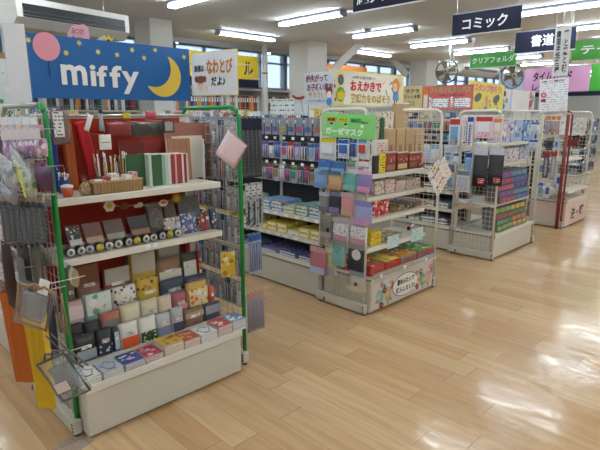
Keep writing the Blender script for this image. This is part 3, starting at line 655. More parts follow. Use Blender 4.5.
# ---- the flat stacks on the front ledge
COV = [
 (79, 101.5, 378, 4, 'f0f0ee', '2b2f48', 'white', 'outline'), (102, 123, 368, 4, 'c9d6e2', '6d7fa0', 'pale blue', 'outline'), (124, 144.3, 361, 4, '2f58a8', 'e8edf4', 'blue', 'spray'),
 (145, 162.5, 353, 4, 'c2335a', 'f0d0d8', 'crimson', 'spray'), (163.5, 183, 346, 6, 'e0b658', 'b9862e', 'mustard', 'spray'), (183.6, 199.5, 338, 5, 'c4623c', 'e7a98a', 'rust orange', 'spray'),
 (200, 216.6, 332, 5, 'e9ebee', '5a6076', 'off-white', 'outline'), (217.2, 231, 324, 6, 'd9584e', 'f3efe9', 'red and white', 'spray'), (231.6, 245, 317, 6, '7f9fc4', 'f5f5f5', 'sky blue', 'spray')]
PAGES = lines('efece5', 'b9b4aa', .0032, .35, broken=0)
for si, (xa, xb, yy, n, c1, c2, cn, st) in enumerate(COV):
    X_0, X_1 = spanY(xa, xb, yy, 2.2); w = X_1-X_0-.004; dp = .118; th = .0105
    m = MB(); m.box(0, w, 0, dp, .0012, th-.0012, PAGES); m.box(0, w, -.001, dp, 0, .0012, mat(c1, .4)); mb_ = m.mesh('pad')
    m = MB(); m.box(0, w, -.001, dp, 0, .0012, mat(c1, .3, 0, .03, coat=.4)); r_ = random.Random(si)
    if st == 'outline':
        pts = [(w*(.5+.33*math.cos(a)*(1+.25*math.sin(5*a))), dp*(.5+.3*math.sin(a)*(1+.2*math.cos(4*a))), .0018) for a in [2*math.pi*k/20 for k in range(21)]]
        m.tube(pts, .0016, mat(c2, .5, 0, 0), 4); m.box(w*.3, w*.7, dp*.12, dp*.17, .0012, .0016, mat(c2, .5, 0, 0))
    else:
        for k in range(9):
            a, c_ = w*(.12+.7*r_.random()), dp*(.12+.7*r_.random()); rr_ = .006+.012*r_.random()
            m.add([(a+rr_*math.cos(q), c_+rr_*.7*math.sin(q), .0016) for q in [2*math.pi*j/9 for j in range(9)]], [list(range(9))], mat(c2, .5, 0, 0))
    cm = m.mesh('cover')
    for k in range(n):
        jx, jy = rnd.uniform(-.0012, .0012), rnd.uniform(-.003, .003)
        pos = 'topmost' if k == n-1 else ORD[n-1-k]+' from the top' if k else 'bottommost'
        lab = '%s memo pad, %s, %s stack from left on the ledge' % (cn, pos, ORD[si])
        if k < n-1: inst(mb_, 'memo_pad', lab, 'memo pad', 'memo pads stacked on the front ledge', (X_0+jx, 2.187+jy, .2722+k*(th+.0003)))
        else:
            t = thing('memo_pad', lab, 'memo pad', (X_0+jx, 2.187+jy, .2722+k*(th+.0003)), 0, 'memo pads stacked on the front ledge')
            o = bpy.data.objects.new('page_block', mb_); sc.collection.objects.link(o); o.parent = t
            o = bpy.data.objects.new('cover', cm); sc.collection.objects.link(o); o.parent = t; o.location = (0, 0, th-.0012)
# ---- tiers of wrapped packs:  (x left, x right, y mid, z top, body, band, label)
def S(c, inks, sc_=60, sz=.35): return speck(c, inks, sc_, sz)
Z5, Z4, Z3, Z2 = .315, .37, .43, .50
row5 = [(75, 97, 345, .455, B_('22262f'), (B_('9fa6ad'), .1, .45), 'navy packed pouch with pale grey print at the left end of the lowest tier'),
 (97.5, 113, 338, .46, B_('1f2430'), (S('2a3040', ['c9ced6'], 40, .4), .15, .5), 'navy packed pouch beside the spotted blue one, lowest tier'),
 (113.5, 120, 335, .45, B_('34405e'), (B_('c6ccd8'), .1, .8), 'narrow navy pouch with a white paper strip, lowest tier'),
 (120.5, 139, 330, .455, B_('f0eee8'), (B_('d9622e'), .02, .42), 'white pack with an orange lower half, lowest tier'),
 (139.5, 157, 322, .455, B_('f1f0ea'), (S('35532f', ['d7dcc0'], 55, .35), .02, .42), 'white pack with a dark green dotted lower half, lowest tier'),
 (157.5, 171.5, 318, .445, B_('c9ced2'), (B_('8a93a8'), .02, .4), 'pale grey pack with blue-grey lower half, lowest tier'),
 (172, 184, 313, .455, B_('c3c5c6'), (B_('4d5266'), .02, .38), 'light grey pack with dark slate band, lowest tier'),
 (184.5, 204, 308, .42, B_('8f7152'), (B_('b9a27f'), .5, .8), 'brown flat pouch under clear film, lowest tier'),
 (204.5, 221, 302, .42, B_('545463'), (B_('9fa0a8'), .4, .85), 'smoke-grey flat pouch under clear film, right of the brown one')]
row4 = [(64, 84, 330, .50, B_('1c1d22'), (S('2a2b30', ['b9b9bd'], 60, .3), .3, .6), 'black pouch with yellow-green zip at the left end of the second tier'),
 (84.5, 101, 324, .49, B_('34343a'), None, 'charcoal soft pouch on the second tier'),
 (101.5, 121, 317, .515, B_('c97a66'), (B_('8f8a80'), .25, .7), 'salmon pink pack with a grey printed middle, second tier'),
 (121.5, 141.5, 310, .53, B_('e8dfc0'), (B_('b2604e'), .25, .38), 'cream pack with a brick red stripe, second tier'),
 (142, 158.5, 303, .525, B_('e9e0c3'), (B_('56688a'), .25, .38), 'cream pack with a slate blue stripe, second tier'),
 (159, 172.5, 298, .52, B_('e7dcc0'), (B_('a28a6a'), .25, .38), 'cream pack with a tan stripe, second tier'),
 (173, 187.5, 293, .515, B_('b9646e'), (B_('d9a2a6'), .3, .5), 'dusty pink pack with lighter band, second tier'),
 (188, 208, 285, .555, B_('e3bd6a'), (S('ecdca8', ['d98a3c', 'f4f0e4'], 30, .4), .1, .75), 'tall yellow pack with pale printed picture, second tier'),
 (209, 231, 280, .50, B_('d9602f'), (B_('e98a50'), .1, .3), 'bright orange box at the right end of the second tier')]
row3 = [(62, 84, 303, .60, B_('e4bcbf'), (B_('f1dcdc'), .4, .8), 'pale pink packed towel at the left end of the third tier'),
 (84.5, 112, 297, .615, B_('bfdccf'), (S('dfeae4', ['7fc0a8', 'f4f4f0'], 20, .45), .35, .95), 'mint checked towel pack, third tier'),
 (112.5, 137.5, 292, .615, S('eeeae2', ['20242e', 'c0343a', '2f58a8', 'e9c22f'], 38, .33), None, 'white pack printed with black, red and blue motifs, third tier'),
 (138, 160, 285, .63, S('d9b52c', ['f4efe0', '3a3424', 'b9862e'], 34, .36), None, 'yellow pack with white repeated pattern, third tier'),
 (161, 186, 279, .585, B_('39465e'), (B_('7fa0b8'), .0, .5), 'indigo and pale blue folded cloth, third tier'),
 (187, 207, 274, .57, B_('5a5a70'), (B_('8a8a98'), .4, .8), 'slate grey folded cloth, third tier')]
row2 = [(66, 76, 290, .72, B_('7d7a55'), None, 'olive flat bag at the far left of the fourth tier'),
 (77, 101, 280, .755, B_('a0705a'), (B_('8a5a44'), .55, .95), 'two-tone tan square bag, fourth tier'),
 (104, 131, 275, .70, B_('b0503a'), (B_('bcb8b0'), .55, .98), 'brick red bag with grey upper half, fourth tier'),
 (132, 157, 270, .775, B_('dcb93e'), (B_('c9c6ba'), .5, .98), 'yellow bag with tall cream upper half, fourth tier'),
 (158, 182, 265, .70, B_('a58468'), (B_('e6dfcf'), .15, .55), 'tan bag with a white label panel, fourth tier'),
 (183, 197, 262, .70, B_('5f6450'), (B_('e6e5da'), .15, .7), 'olive green bag with a white label panel, fourth tier'),
 (198, 218, 255, .70, B_('a8322e'), (S('c0483e', ['efe6d8', 'e9b23a'], 26, .45), .1, .7), 'red bag with cream and yellow print, right end of the fourth tier')]
for rows, Yf, zb, nm in ((row5, 2.348, Z5, 'packed_pouch'), (row4, 2.408, Z4, 'wrapped_pack'), (row3, 2.470, Z3, 'wrapped_towel'), (row2, 2.535, Z2, 'flat_bag')):
    for (xa, xb, yy, zt, body, band, lab) in rows:
        A, B2 = spanY(xa, xb, yy, Yf); A = max(A, .815); B2 = min(B2, 1.685)
        cat = {'packed_pouch': 'pouch', 'wrapped_pack': 'pack', 'wrapped_towel': 'towel pack', 'flat_bag': 'bag'}[nm]
        wrapped(lab, cat, A, B2, Yf, zb, zt, body, band, d=.038 if nm != 'flat_bag' else .03, name=nm, lean=-.04 if nm != 'flat_bag' else -.06)
# white boxes of bears... plain tan cover next to orange box, and tall back pieces
for (xa, xb, yy, z0, z1, c, c2, lab) in [(62, 76, 245, .5, .79, '3b3b36', '55544c', 'dark charcoal bag standing at the back left of the lowest bay'),
     (127, 151, 250, .5, .80, '8c8780', 'a6a299', 'grey bag half hidden behind the yellow one, lowest bay'),
     (157, 181, 246, .5, .795, '9aa09c', 'b9bdb8', 'pale grey bag propped at the back of the lowest bay'),
     (186, 209, 240, .5, .80, '9c1f22', 'b5332f', 'glossy dark red bag propped at the back right of the lowest bay')]:
    A, B2 = spanY(xa, xb, yy, 2.585); t = thing('flat_bag', lab, 'bag', (max(A, .82), 2.585, z0+.001), 0, rot=(-.06, 0, 0)); w = min(B2, 1.64)-max(A, .82)
    m = MB(); soft(m, w, z1-z0, .02, mat(c, .35), .004); m.build('contents', t); MB().box(w*.08, w*.92, -.006, -.004, (z1-z0)*.55, (z1-z0)*.9, mat(c2, .4)).build('printed_band', t)
X_, z_ = onY(236, 267, 2.42)
t = thing('notebook', 'small yellow book pinned on the right net beside the lowest bay', 'book', (1.70, 2.36, .555), R(-22)); MB().box(0, .085, 0, .012, 0, .15, PAGES).build('page_block', t); MB().box(-.001, .086, -.003, 0, -.001, .151, S('e2c54a', ['b9862e', 'f0e6b8'], 22, .4)).build('cover', t); MB().box(.086, .09, -.003, .012, 0, .15, mat('b5552e', .5)).build('spine', t)
MB().tube([(.04, .012, .14), (.04, .05, .15)], .002, METAL, 5).build('hook', t)

# ---- middle shelf (top at z .85)
Z = .851
MB_ = MB()
m = MB(); m.box(0, .50, 0, .006, 0, .035, CLEARG); m.box(0, .50, .0, .10, 0, .004, CLEARG); tag(m.build('acrylic_riser', loc=(.825, 2.425, Z)), 'long low clear acrylic riser on the middle shelf', 'riser')
FL = [(69, 84, 216, 239, S('2a2226', ['e9e4da', 'b98a3a', '8a3a44', '5a7a5a'], 60, .42), 'e8e4dc', 'black flat case with bright dots'), (86, 105, 215, 236, B_('84402f'), 'd2ae8c', 'maroon and tan flat case, left of the brown one'),
      (107, 127, 211, 232, B_('744a36'), 'b4a996', 'brown flat case with a grey lower half'), (132, 152, 213, 228, B_('3a302a'), 'c08a64', 'dark flat case with a tan lower half')]
for (xa, xb, ya, yb, mt, c2, lab) in FL:
    A, B2 = spanY(xa, xb, (ya+yb)/2, 2.45); zt = onY(xa, ya, 2.45)[1]; t = thing('flat_case', lab+' on the acrylic riser', 'flat case', (A, 2.45, Z+.0045), 0, rot=(-.5, 0, 0)); w, h = B2-A-.004, min(.125, (zt-Z)*1.12)
    MB().box(0, w, 0, .012, 0, h, mt, .002).build('case', t); MB().box(.004, w-.004, -.002, 0, .004, h*.42, B_(c2)).build('printed_panel', t); MB().box(-.003, w+.003, -.004, -.0025, 0, h+.004, CLEAR).build('clear_sleeve', t)
for (xa, xb, ya, yb, c1, c2, lab) in [(149, 165, 203, 222, '8a7f78', 'b0a69c', 'grey-brown boxed set leaning at the back, left of three'), (165.5, 178, 200, 216, '7a6150', '96755a', 'brown boxed set leaning at the back, middle of three'), (180, 202, 197, 214, '77736e', '8c8a86', 'grey boxed set leaning at the back, right of three')]:
    A, B2 = spanY(xa, xb, (ya+yb)/2, 2.53); zt = onY(xa, ya, 2.53)[1]; t = thing('boxed_set', lab+' of the middle shelf', 'box', (A, 2.52, Z), 0, rot=(-.25, 0, 0)); w, h = B2-A-.005, (zt-Z)
    MB().box(0, w, 0, .025, 0, h, B_(c1), .003).build('box', t); MB().box(w*.1, w*.9, -.002, 0, h*.1, h*.8, lines(c1, c2, .012, .5)).build('printed_panel', t)
for k, (xa, xb, ya, mt, lab) in enumerate([(163, 180, 217, S('c9c4c0', ['8a3a34', 'f4f4f2', '7a8aa0'], 55, .4), 'clear sticker bag with white and red pieces'), (181, 197, 213, S('5a76b4', ['e9ecf4', '34508c', 'e4c8c0'], 50, .42), 'clear sticker bag with blue pieces'),
     (198, 203.5, 213, S('9a3f3c', ['e9c8bc', '5a2a28'], 45, .4), 'narrow red sticker bag'), (204, 209, 210, S('a84a42', ['ecd4c4', '6a2a24'], 45, .4), 'second narrow red sticker bag, nearer the navy one'), (209.5, 216, 207, S('2f3a58', ['8a98b8', 'c8ccd8'], 45, .4), 'narrow navy sticker bag')]):
    A, B2 = spanY(xa, xb, ya+10, 2.40); zt = onY(xa, ya, 2.40)[1]
    wrapped(lab+' on the middle shelf', 'sticker bag', A, B2, 2.375+.012*(k % 2), Z, zt, mt, None, d=.02, name='sticker_bag', lean=-.18)
tin = MB(); tin.lathe([(.021, 0), (.0225, .002), (.0225, .03), (.021, .034)], (0, 0, .0225), mat('4a4a50', .3, .5), 16, 'y')
tinm = tin.mesh('tin'); tl = MB(); tl.lathe([(.0195, 0), (.0195, .0012)], (0, -.034, .0225), mat('dfdcd4', .4), 14, 'y'); tlm = tl.mesh('lid')
TC = ['pale', 'black rimmed', 'silver', 'yellow spotted', 'grey', 'yellow', 'charcoal', 'white', 'clear', 'red rimmed', 'ivory']; nt_ = 13
for k in range(nt_):
    X = .845+k*.0475 if k < 12 else .845+12*.0475+.004+(k-12)*.0475
    t = thing('round_tin', 'small %s-faced round tin, %s from the left on the middle shelf' % (['white', 'cream', 'grey-white', 'yellow-dotted'][k % 4], ORD[k]), 'tin', (X, 2.385, Z), R(rnd.uniform(-8, 8)), 'round tins along the middle shelf edge')
    o = bpy.data.objects.new('body', tinm); sc.collection.objects.link(o); o.parent = t
    fc = MB().lathe([(.0195, 0), (.0195, .0012)], (0, -.034, .0225), [mat('e4e1da', .4), mat('dcd6c4', .4), mat('c9c9cc', .4), S('e6cf58', ['3a3424'], 160, .4)][k % 4], 14, 'y').build('lid', t)
    if k % 4 != 3: MB().disc(0, .0225, .009, .01, -.0354, .0006, mat('6a6a70', .5), 10).build('lid_print', t)
# felt garland under the top shelf
def gp(x, y): return onY(x, y, 2.50)
pts = [gp(*p) for p in [(98, 200), (109, 206), (124, 206), (138, 205), (150, 206), (163, 203), (176, 198), (188, 192)]]
gt = thing('felt_garland', 'string garland of flower, sun and cloud shapes under the top shelf', 'garland', (0, 2.50, 0))
MB().tube([(a, 0, b_) for a, b_ in pts], .0014, mat('d8cbb4', .7), 5).build('string', gt)
def petals(x, z, n, r_, c, cc, rr_=.3):
    m = MB()
    for k in range(n): a = 2*math.pi*k/n; m.disc(x+r_*.62*math.cos(a), z+r_*.62*math.sin(a), r_*.42, r_*.42, -.002, .004, mat(c, .8), 10)
    m.disc(x, z, r_*rr_*1.5, r_*rr_*1.5, -.0065, .002, mat(cc, .8), 12); return m
petals(*pts[1], 6, .030, 'f0ece2', 'e6c23a').build('felt_flower', gt)
m = MB(); m.disc(*pts[2], .026, .020, -.002, .004, mat('7a4a22', .8)); m.build('felt_oval', gt)
m = MB(); x, z = pts[3]; m.disc(x-.012, z-.004, .014, .010, -.002, .004, mat('d9d2c4', .8)); m.disc(x+.010, z, .017, .014, -.002, .004, mat('d9d2c4', .8)); m.build('felt_cloud', gt)
m = MB(); m.disc(*pts[5], .028, .019, -.002, .004, mat('efe6d2', .8)); m.disc(pts[5][0], pts[5][1]+.005, .018, .009, -.0065, .002, mat('d98a3a', .8)); m.build('felt_cap', gt)
petals(*pts[6], 12, .027, 'e6b82c', 'efcf4a', .42).build('felt_sun', gt)
# shelf-edge price tickets
for k, (a, b_) in enumerate([(148, 246.5), (155, 245)]):
    X, z = onY(a, b_, 2.306); tag(MB().box(-.014, .014, -.002, 0, -.011, .011, mat('f6f6f4', .5)).build('price_ticket', loc=(X, 2.306, z)), ['left', 'right'][k]+' of two small white round price tickets on the middle shelf edge', 'price ticket')

# ---- top shelf (top at z 1.13)
Z = 1.131
def slab(name, label, cat, xa, xb, ya, Y, front, side=None, d=.012, lean=-.05, zb=Z, edge=None, cover=None):
    A, B2 = spanY(xa, xb, ya, Y); zt = onY(xa, ya, Y)[1]; t = thing(name, label, cat, (A, Y, zb), 0, rot=(lean, 0, 0)); w, h = B2-A-.003, zt-zb
    MB().box(0, w, .002, d, 0.001, h-.001, side or PAGES).build('page_block', t); MB().box(-.001, w+.001, 0, .002, 0, h, front).build('cover', t)
    MB().box(-.001, w+.001, d, d+.002, 0, h, front).build('back_cover', t)
    if edge: MB().box(*edge[1:], edge[0]).build('printed_panel', t)
    if cover: MB().box(-.003, w+.004, -.003, -.0015, 0, h+.004, CLEAR).build('clear_sleeve', t)
    return t, w, h
slab('large_notebook', 'large terracotta notebook in a clear sleeve at the back right of the top shelf', 'notebook', 166, 214, 123, 2.595, mat('b5694f', .4, 0, .05), cover=1)
slab('notebook', 'dark red notebook row piece, left of two behind the green notebooks', 'notebook', 120, 143, 141, 2.58, mat('8f2a22', .45, 0, .05))
slab('notebook', 'dark red notebook row piece, right of two behind the green notebooks', 'notebook', 143.5, 167, 140, 2.58, mat('972e25', .45, 0, .05))
slab('notebook', 'tan ruled notebook standing between dark red and white ones', 'notebook', 168, 191, 139, 2.52, lines('b98a6e', '9a6a50', .04, .06, broken=0, vert=True), d=.02)
slab('notebook', 'cream notebook edge just behind the tan ruled notebook', 'notebook', 173, 194, 136.5, 2.55, mat('ece4cc', .5))
slab('notebook', 'white notebook with red dotted border standing right of the tan one', 'notebook', 180, 203.5, 136, 2.572, mat('efeeea', .45), d=.012)
A, z_ = onY(201, 140, 2.5); t = thing('notebook', 'red notebook with white dots seen edge-on, right end of the top shelf', 'notebook', (A, 2.47, Z), R(60)); MB().box(0, .07, 0, .01, 0, .23, PAGES).build('page_block', t); MB().box(-.001, .071, -.002, 0, 0, .231, S('b32a28', ['f2eee8'], 28, .38)).build('cover', t)
A, z_ = onY(206, 150, 2.55); t = thing('folder', 'black plastic folder at the right end of the top shelf', 'folder', (A, 2.56, Z), R(35)); MB().box(0, .09, 0, .012, 0, .2, mat('2a2224', .3)).build('cover', t); MB().box(.0, .09, -.003, -.001, 0, .21, CLEARG).build('clear_sleeve', t)
sp = [('3f6b49', 19), ('c9d6c8', 3), ('3f6b49', 10), ('9fc0a8', 3), ('cdd8cc', 3), ('dfe6e4', 3), ('a83c3e', 4), ('d9b8b4', 2), ('b0484a', 5), ('e8e6e0', 2), ('a83c3e', 2.5), ('dcd9d2', 1.5)]
x = 128
for k, (c, wpx) in enumerate(sp):
    zt = 155-k*.15; wd = .105 if k == 0 else .10
    A, B2 = spanY(x, x+wpx, zt+10, 2.44); z1 = onY(x, zt, 2.44)[1]
    if k == 0: t = thing('notebook', 'green notebook facing forward, first of the upright row on the top shelf', 'notebook', (A, 2.46, Z), 0); MB().box(0, B2-A-.002, .002, .008, .001, z1-Z-.001, PAGES).build('page_block', t); MB().box(-.0005, B2-A-.0015, 0, .002, 0, z1-Z, mat(c, .4)).build('cover', t)
    else:
        t = thing('notebook', '%s notebook, spine forward, %s from the left of the upright row' % ({'3f6b49': 'dark green', 'c9d6c8': 'grey-green', '9fc0a8': 'pale green', 'cdd8cc': 'sage', 'dfe6e4': 'cool white', 'a83c3e': 'crimson', 'd9b8b4': 'pale rose', 'b0484a': 'wide crimson', 'e8e6e0': 'off-white', 'dcd9d2': 'thin grey'}[c], ORD[k]), 'notebook', (A, 2.42, Z), 0, 'upright notebooks on the top shelf')
        w = B2-A-.001; MB().box(0, w, 0, .12, 0, z1-Z, mat(c, .4, 0, .04)).build('cover', t); MB().box(w*.25, w*.75, .0, .119, (z1-Z), (z1-Z)+.0008, PAPER).build('page_block', t)
    x += wpx
for (xa, xb, ya, c, lab) in [(171.5, 180, 158, '8a9aa2', 'grey-blue small notebook facing forward on the top shelf'), (180.5, 186.5, 159.5, 'efe7c6', 'cream small notebook with navy foot on the top shelf')]:
    t, w, h = slab('notebook', lab, 'notebook', xa, xb, ya, 2.44, mat(c, .4), d=.02)
    if 'navy' in lab: MB().box(0, w, -.001, -.0001, 0, h*.12, NAVY).build('printed_panel', t)
t, w, h = slab('notebook', 'thin cream and brown notebook tilted against the tan one', 'notebook', 183, 189, 159, 2.475, mat('d9c79c', .4), d=.01)
# wicker basket with small boxes
bx0, bx1 = spanY(92.5, 143, 185, 2.345); bz = Z
t = thing('wicker_basket', 'long low woven wicker basket on the top shelf', 'basket', (bx0, 2.335, bz)); W_, D_, H_ = bx1-bx0-.005, .07, .058
WK = bpy.data.materials.new('wicker'); nt, b, N, L = NT(WK); tc = N('ShaderNodeTexCoord'); br_ = N('ShaderNodeTexBrick'); br_.inputs['Scale'].default_value = 1; br_.inputs['Brick Width'].default_value = .014; br_.inputs['Row Height'].default_value = .006; br_.inputs['Mortar Size'].default_value = .0012
br_.inputs['Color1'].default_value = srgb('c9ab7c'); br_.inputs['Color2'].default_value = srgb('b8986a'); br_.inputs['Mortar'].default_value = srgb('8c6c42')
sx_ = N('ShaderNodeSeparateXYZ'); cb_ = N('ShaderNodeCombineXYZ'); L(tc.outputs['Object'], sx_.inputs[0]); L(sx_.outputs['X'], cb_.inputs[0]); L(sx_.outputs['Z'], cb_.inputs[1]); L(cb_.outputs[0], br_.inputs['Vector']); L(br_.outputs['Color'], b.inputs['Base Color']); b.inputs['Roughness'].default_value = .7
m = MB(); m.box(0, W_, 0, .006, 0, H_, WK); m.box(0, W_, D_-.006, D_, 0, H_, WK); m.box(0, .006, .006, D_-.006, 0, H_, WK); m.box(W_-.006, W_, .006, D_-.006, 0, H_, WK); m.box(0, W_, 0, D_, 0, .004, WK); m.build('woven_wall', t)
m = MB()
for k in range(int(W_/.016)): m.tube([(.008+k*.016, -.002, .002), (.008+k*.016, -.003, H_-.004)], .0024, mat('c2a374', .7), 5)
m.build('stake', t); MB().tube([(0, .002, H_), (W_, .002, H_), (W_, D_-.002, H_), (0, D_-.002, H_), (0, .002, H_)], .0045, mat('cdb081', .7), 6).build('rim', t)
cols = ['e7d6d4', '9a3a38', 'f2f0ec', 'd9b8a8', 'f0f0f2', 'e7b0b4', 'ece4c8', 'c9d0d8']
x = .01
for k in range(8):
    w = [.05, .03, .045, .03, .035, .03, .028, .025][k]
    if x+w > W_-.01: break
    t = thing('small_box', '%s small box in the wicker basket, %s from the left' % (['pale pink', 'dark red', 'white', 'peach', 'cool white', 'rose', 'cream', 'pale blue'][k], ORD[k]), 'small box', (bx0+x, 2.343, bz+.005), 0, 'small boxes in the basket')
    MB().box(0, w-.002, 0, .05, 0, .063+.012*(k % 3), S(cols[k], ['ffffff', '8a3a44'], 60, .25), .001).build('carton', t); MB().box(.002, w-.004, -.001, 0, .03, .055, mat('f4f2ee', .5)).build('label_patch', t); x += w
# pen cups and pens
def pens(cx, cy, n, r_, labs, hts=(.14, .17), cup=None, cl=''):
    if cup:
        m = MB(); m.lathe([(r_*.9, 0), (r_, .004), (r_*1.05, .07), (r_*.98, .07), (r_*.86, .006)], (cx, cy, Z), cup, 14); tag(m.build('pen_cup'), cl, 'pen cup')
    for k in range(n):
        a = 2*math.pi*k/n+.4; q = r_*.55; c = labs[k % len(labs)]
        dx, dy = math.cos(a)*.07, math.sin(a)*.07; h = rnd.uniform(*hts)
        t = thing('pen', '%s pen standing in the %s, %s clockwise' % (c[1], cl, ORD[k]), 'pen', (cx+q*math.cos(a), cy+q*math.sin(a), Z+.006), 0, 'pens in the cups')
        MB().tube([(0, 0, 0), (dx*h*.9, dy*h*.9, h*.8)], .0042, mat(c[0], .3), 7).build('barrel', t); MB().tube([(dx*h*.9, dy*h*.9, h*.8), (dx*h*1.1, dy*h*1.1, h)], .0035, mat(c[2], .3), 7).build('cap', t)
P6 = [('d8cfc0', 'ivory', 'f0eee8'), ('b9893a', 'gold', '8a6a3a'), ('2f3442', 'navy', 'f0f0ee'), ('8a7a6a', 'brown', 'c9b99a'), ('f2f2f0', 'white', 'f5f5f5'), ('6a2a5a', 'plum', '3a1a3a'), ('c9b04a', 'yellow', 'f0ead0')]
for k, (a, b_, n) in enumerate([(100, 166, 7), (111, 164, 8), (121, 161, 6)]):
    X, _z = onY(a, b_, 2.49); pens(X, 2.49, n, .026, P6[k:]+P6[:k], (.15, .19), mat(['6a5648', 'cfcac0', '8a4a3a'][k], .4), ['brown pen cup behind the basket', 'pale pen cup behind the basket', 'rust pen cup behind the basket'][k])
X, _z = onY(65, 175, 2.44); pens(X, 2.46, 6, .026, [('e7e5e0', 'white', 'f4f4f2'), ('33568c', 'blue', 'e8e8e8')], (.09, .11), mat('24407c', .4), 'short blue cup, far left of top shelf')
# orange pot and cork-filled bag
X, _z = onY(67, 185, 2.37); t = thing('small_pot', 'orange and white small paper pot at the left front of the top shelf', 'pot', (X, 2.375, Z)); MB().lathe([(.022, 0), (.026, .045), (.024, .045)], (0, 0, 0), mat('d96a44', .5), 14).build('cup', t); MB().lathe([(.027, .043), (.028, .052), (.01, .058)], (0, 0, 0), mat('ece6dc', .5), 14).build('lid', t)
X, _z = onY(85, 185, 2.37); t = thing('cork_bag', 'clear bag of cork pieces tied at the neck, left of the wicker basket', 'bag', (X, 2.37, Z)); MB().lathe([(.022, 0), (.028, .02), (.024, .045), (.008, .06)], (0, 0, .001), S('b08f66', ['8a6a44', 'd6bb90'], 90, .5), 12).build('cork_pieces', t)
MB().lathe([(.026, 0), (.032, .022), (.026, .05), (.008, .068), (.02, .095)], (0, 0, 0), CLEAR, 12).build('clear_bag', t); MB().ring(0, .068, .008, .002, 0, mat('c9a84a', .5), 10).build('tie', t)
# binders at back left
for (xa, xb, ya, c, lab, rz_, sl) in [(66.5, 76.5, 124, 'bf6426', 'rust orange pen case standing at the back left of the top shelf', 0, -.03), (78, 89, 122, 'c8202c', 'bright red pen case leaning at the back left of the top shelf', 0, -.17), (50, 58, 122, '1f3a9c', 'deep blue pen case half hidden behind the green post', 0, 0)]:
    A, B2 = spanY(xa, xb, ya+15, 2.53); zt = onY(xa, ya, 2.53)[1]; t = thing('pen_case', lab, 'pen case', (A, 2.545, Z+.002), 0, rot=(0, sl, 0)); w, h = B2-A, zt-Z
    if sl < -.1: t.location.x += .06
    m = MB(); m.box(0, w, 0, .035, 0, h, mat(c, .5, 0, .06), .006); m.build('body', t); MB().box(w*.45, w*.55, -.002, .0, .01, h-.01, mat(c, .3, 0, 0)).build('zip', t)

# ---- things hung from the top bar of the nearest stand
bar = tag(MB().tube([(.80, 2.60, 1.495), (1.69, 2.60, 1.495)], .008, METAL, 8).build('hanging_bar'), 'thin steel bar across the top of the nearest stand', 'bar')
def hook(t, w, y1=.15, z=.0): MB().tube([(w, -.004, z), (w, y1-.01, z+.004), (w, y1, z+.012)], .002, METAL, 5).build('hook', t)
def hung_flat(name, label, cat, xa, xb, ya, yb, Y, body, d=.012, panel=None, clear=True, tilt=0, hd=None, barY=2.60):
    A, zt = onY(xa, ya, Y); B2, _ = onY(xb, ya, Y); _, zb = onY(xa, yb, Y)
    t = thing(name, label, cat, (A, Y, zt), 0, rot=(0, tilt, 0)); w, h = B2-A, zt-zb
    m = MB(); soft(m, w, h*.9, d, body, .005, 0, 0, -h); m.build('contents', t)
    if panel: MB().box(w*panel[1], w*panel[2], -.009, -.007, -h*panel[4], -h*panel[3], panel[0]).build('label_card', t)
    if clear: m = MB(); soft(m, w+.004, h, d+.004, CLEAR, .007, -.002, -.002, -h); m.build('clear_wrapper', t)
    hook(t, w/2, barY-Y, -.01)
    return t, w, h
hung_flat('zip_pouch', 'clear zip pouch with a white printed card hung beside the left green post', 'pouch', 50, 68, 106, 145, 2.40, mat('8c7a74', .4, alpha=.6), panel=(lines('f2f3f2', '3a3f4a', .016, .35), .05, .62, .14, .8))
hung_flat('flat_pouch', 'flat red pouch hung high in front of the red backing', 'pouch', 107, 132, 121, 137, 2.56, mat('9a2420', .35), d=.008)
hung_flat('black_pouch', 'glossy black pouch in clear film hung at the middle of the top bar', 'pouch', 133, 163, 121, 137, 2.38, mat('2a2628', .25), d=.03)
hung_flat('swatch_card', 'dark card with a pale grey square, right of the glossy black pouch', 'card', 162, 174, 119, 133, 2.36, mat('3a3634', .4), d=.006, panel=(mat('a9a6a2', .5), .15, .8, .2, .85), clear=False)
t, w, h = hung_flat('swing_tag', 'white swing tag with a black line of print hung before the red backing', 'tag', 98.5, 110.5, 133, 150, 2.42, mat('f0efeb', .5), d=.002, clear=False, panel=(lines('f3f2ee', '22242a', .05, .12, broken=.3), .15, .85, .42, .58))
MB().tube([(w/2, 0, 0), (w/2+.006, .03, .06), (w/2+.01, .1, .1)], .001, mat('e9e4d8', .6), 4).build('string', t)
t = thing('charm_tassel', 'small silver-grey tassel charm hanging above the white swing tag', 'charm', (*[onY(101, 118, 2.43)[0]], 2.43, onY(101, 113, 2.43)[1])); MB().lathe([(.004, 0), (.008, -.02), (.014, -.08), (.012, -.085)][::-1], (0, 0, 0), mat('9aa4ac', .4), 10).build('tassel', t); MB().lathe([(.008, 0), (.009, .012), (.004, .02)], (0, 0, 0), mat('3a3030', .4), 10).build('bead', t); MB().tube([(0, 0, .02), (0, .16, .03)], .0015, METAL, 5).build('hook', t)
t, w, h = hung_flat('swing_tag', 'crumpled white care tag above the red pen case', 'tag', 89, 94, 112, 131, 2.40, mat('e6e8ea', .4), d=.003, clear=False, tilt=.35)
t, w, h = hung_flat('price_card', 'small yellow price card clipped to the top bar', 'price card', 122.5, 129.5, 112, 119, 2.585, mat('e9d73c', .5), d=.003, clear=False, panel=(lines('ecdc48', '6a5a20', .01, .3), .15, .85, .2, .8), barY=2.60)
t, w, h = hung_flat('ribbon_bundle', 'bright pink ribbon bundle above the glossy black pouch', 'ribbon', 146, 156, 111, 118, 2.45, mat('d83a5e', .5), d=.01)
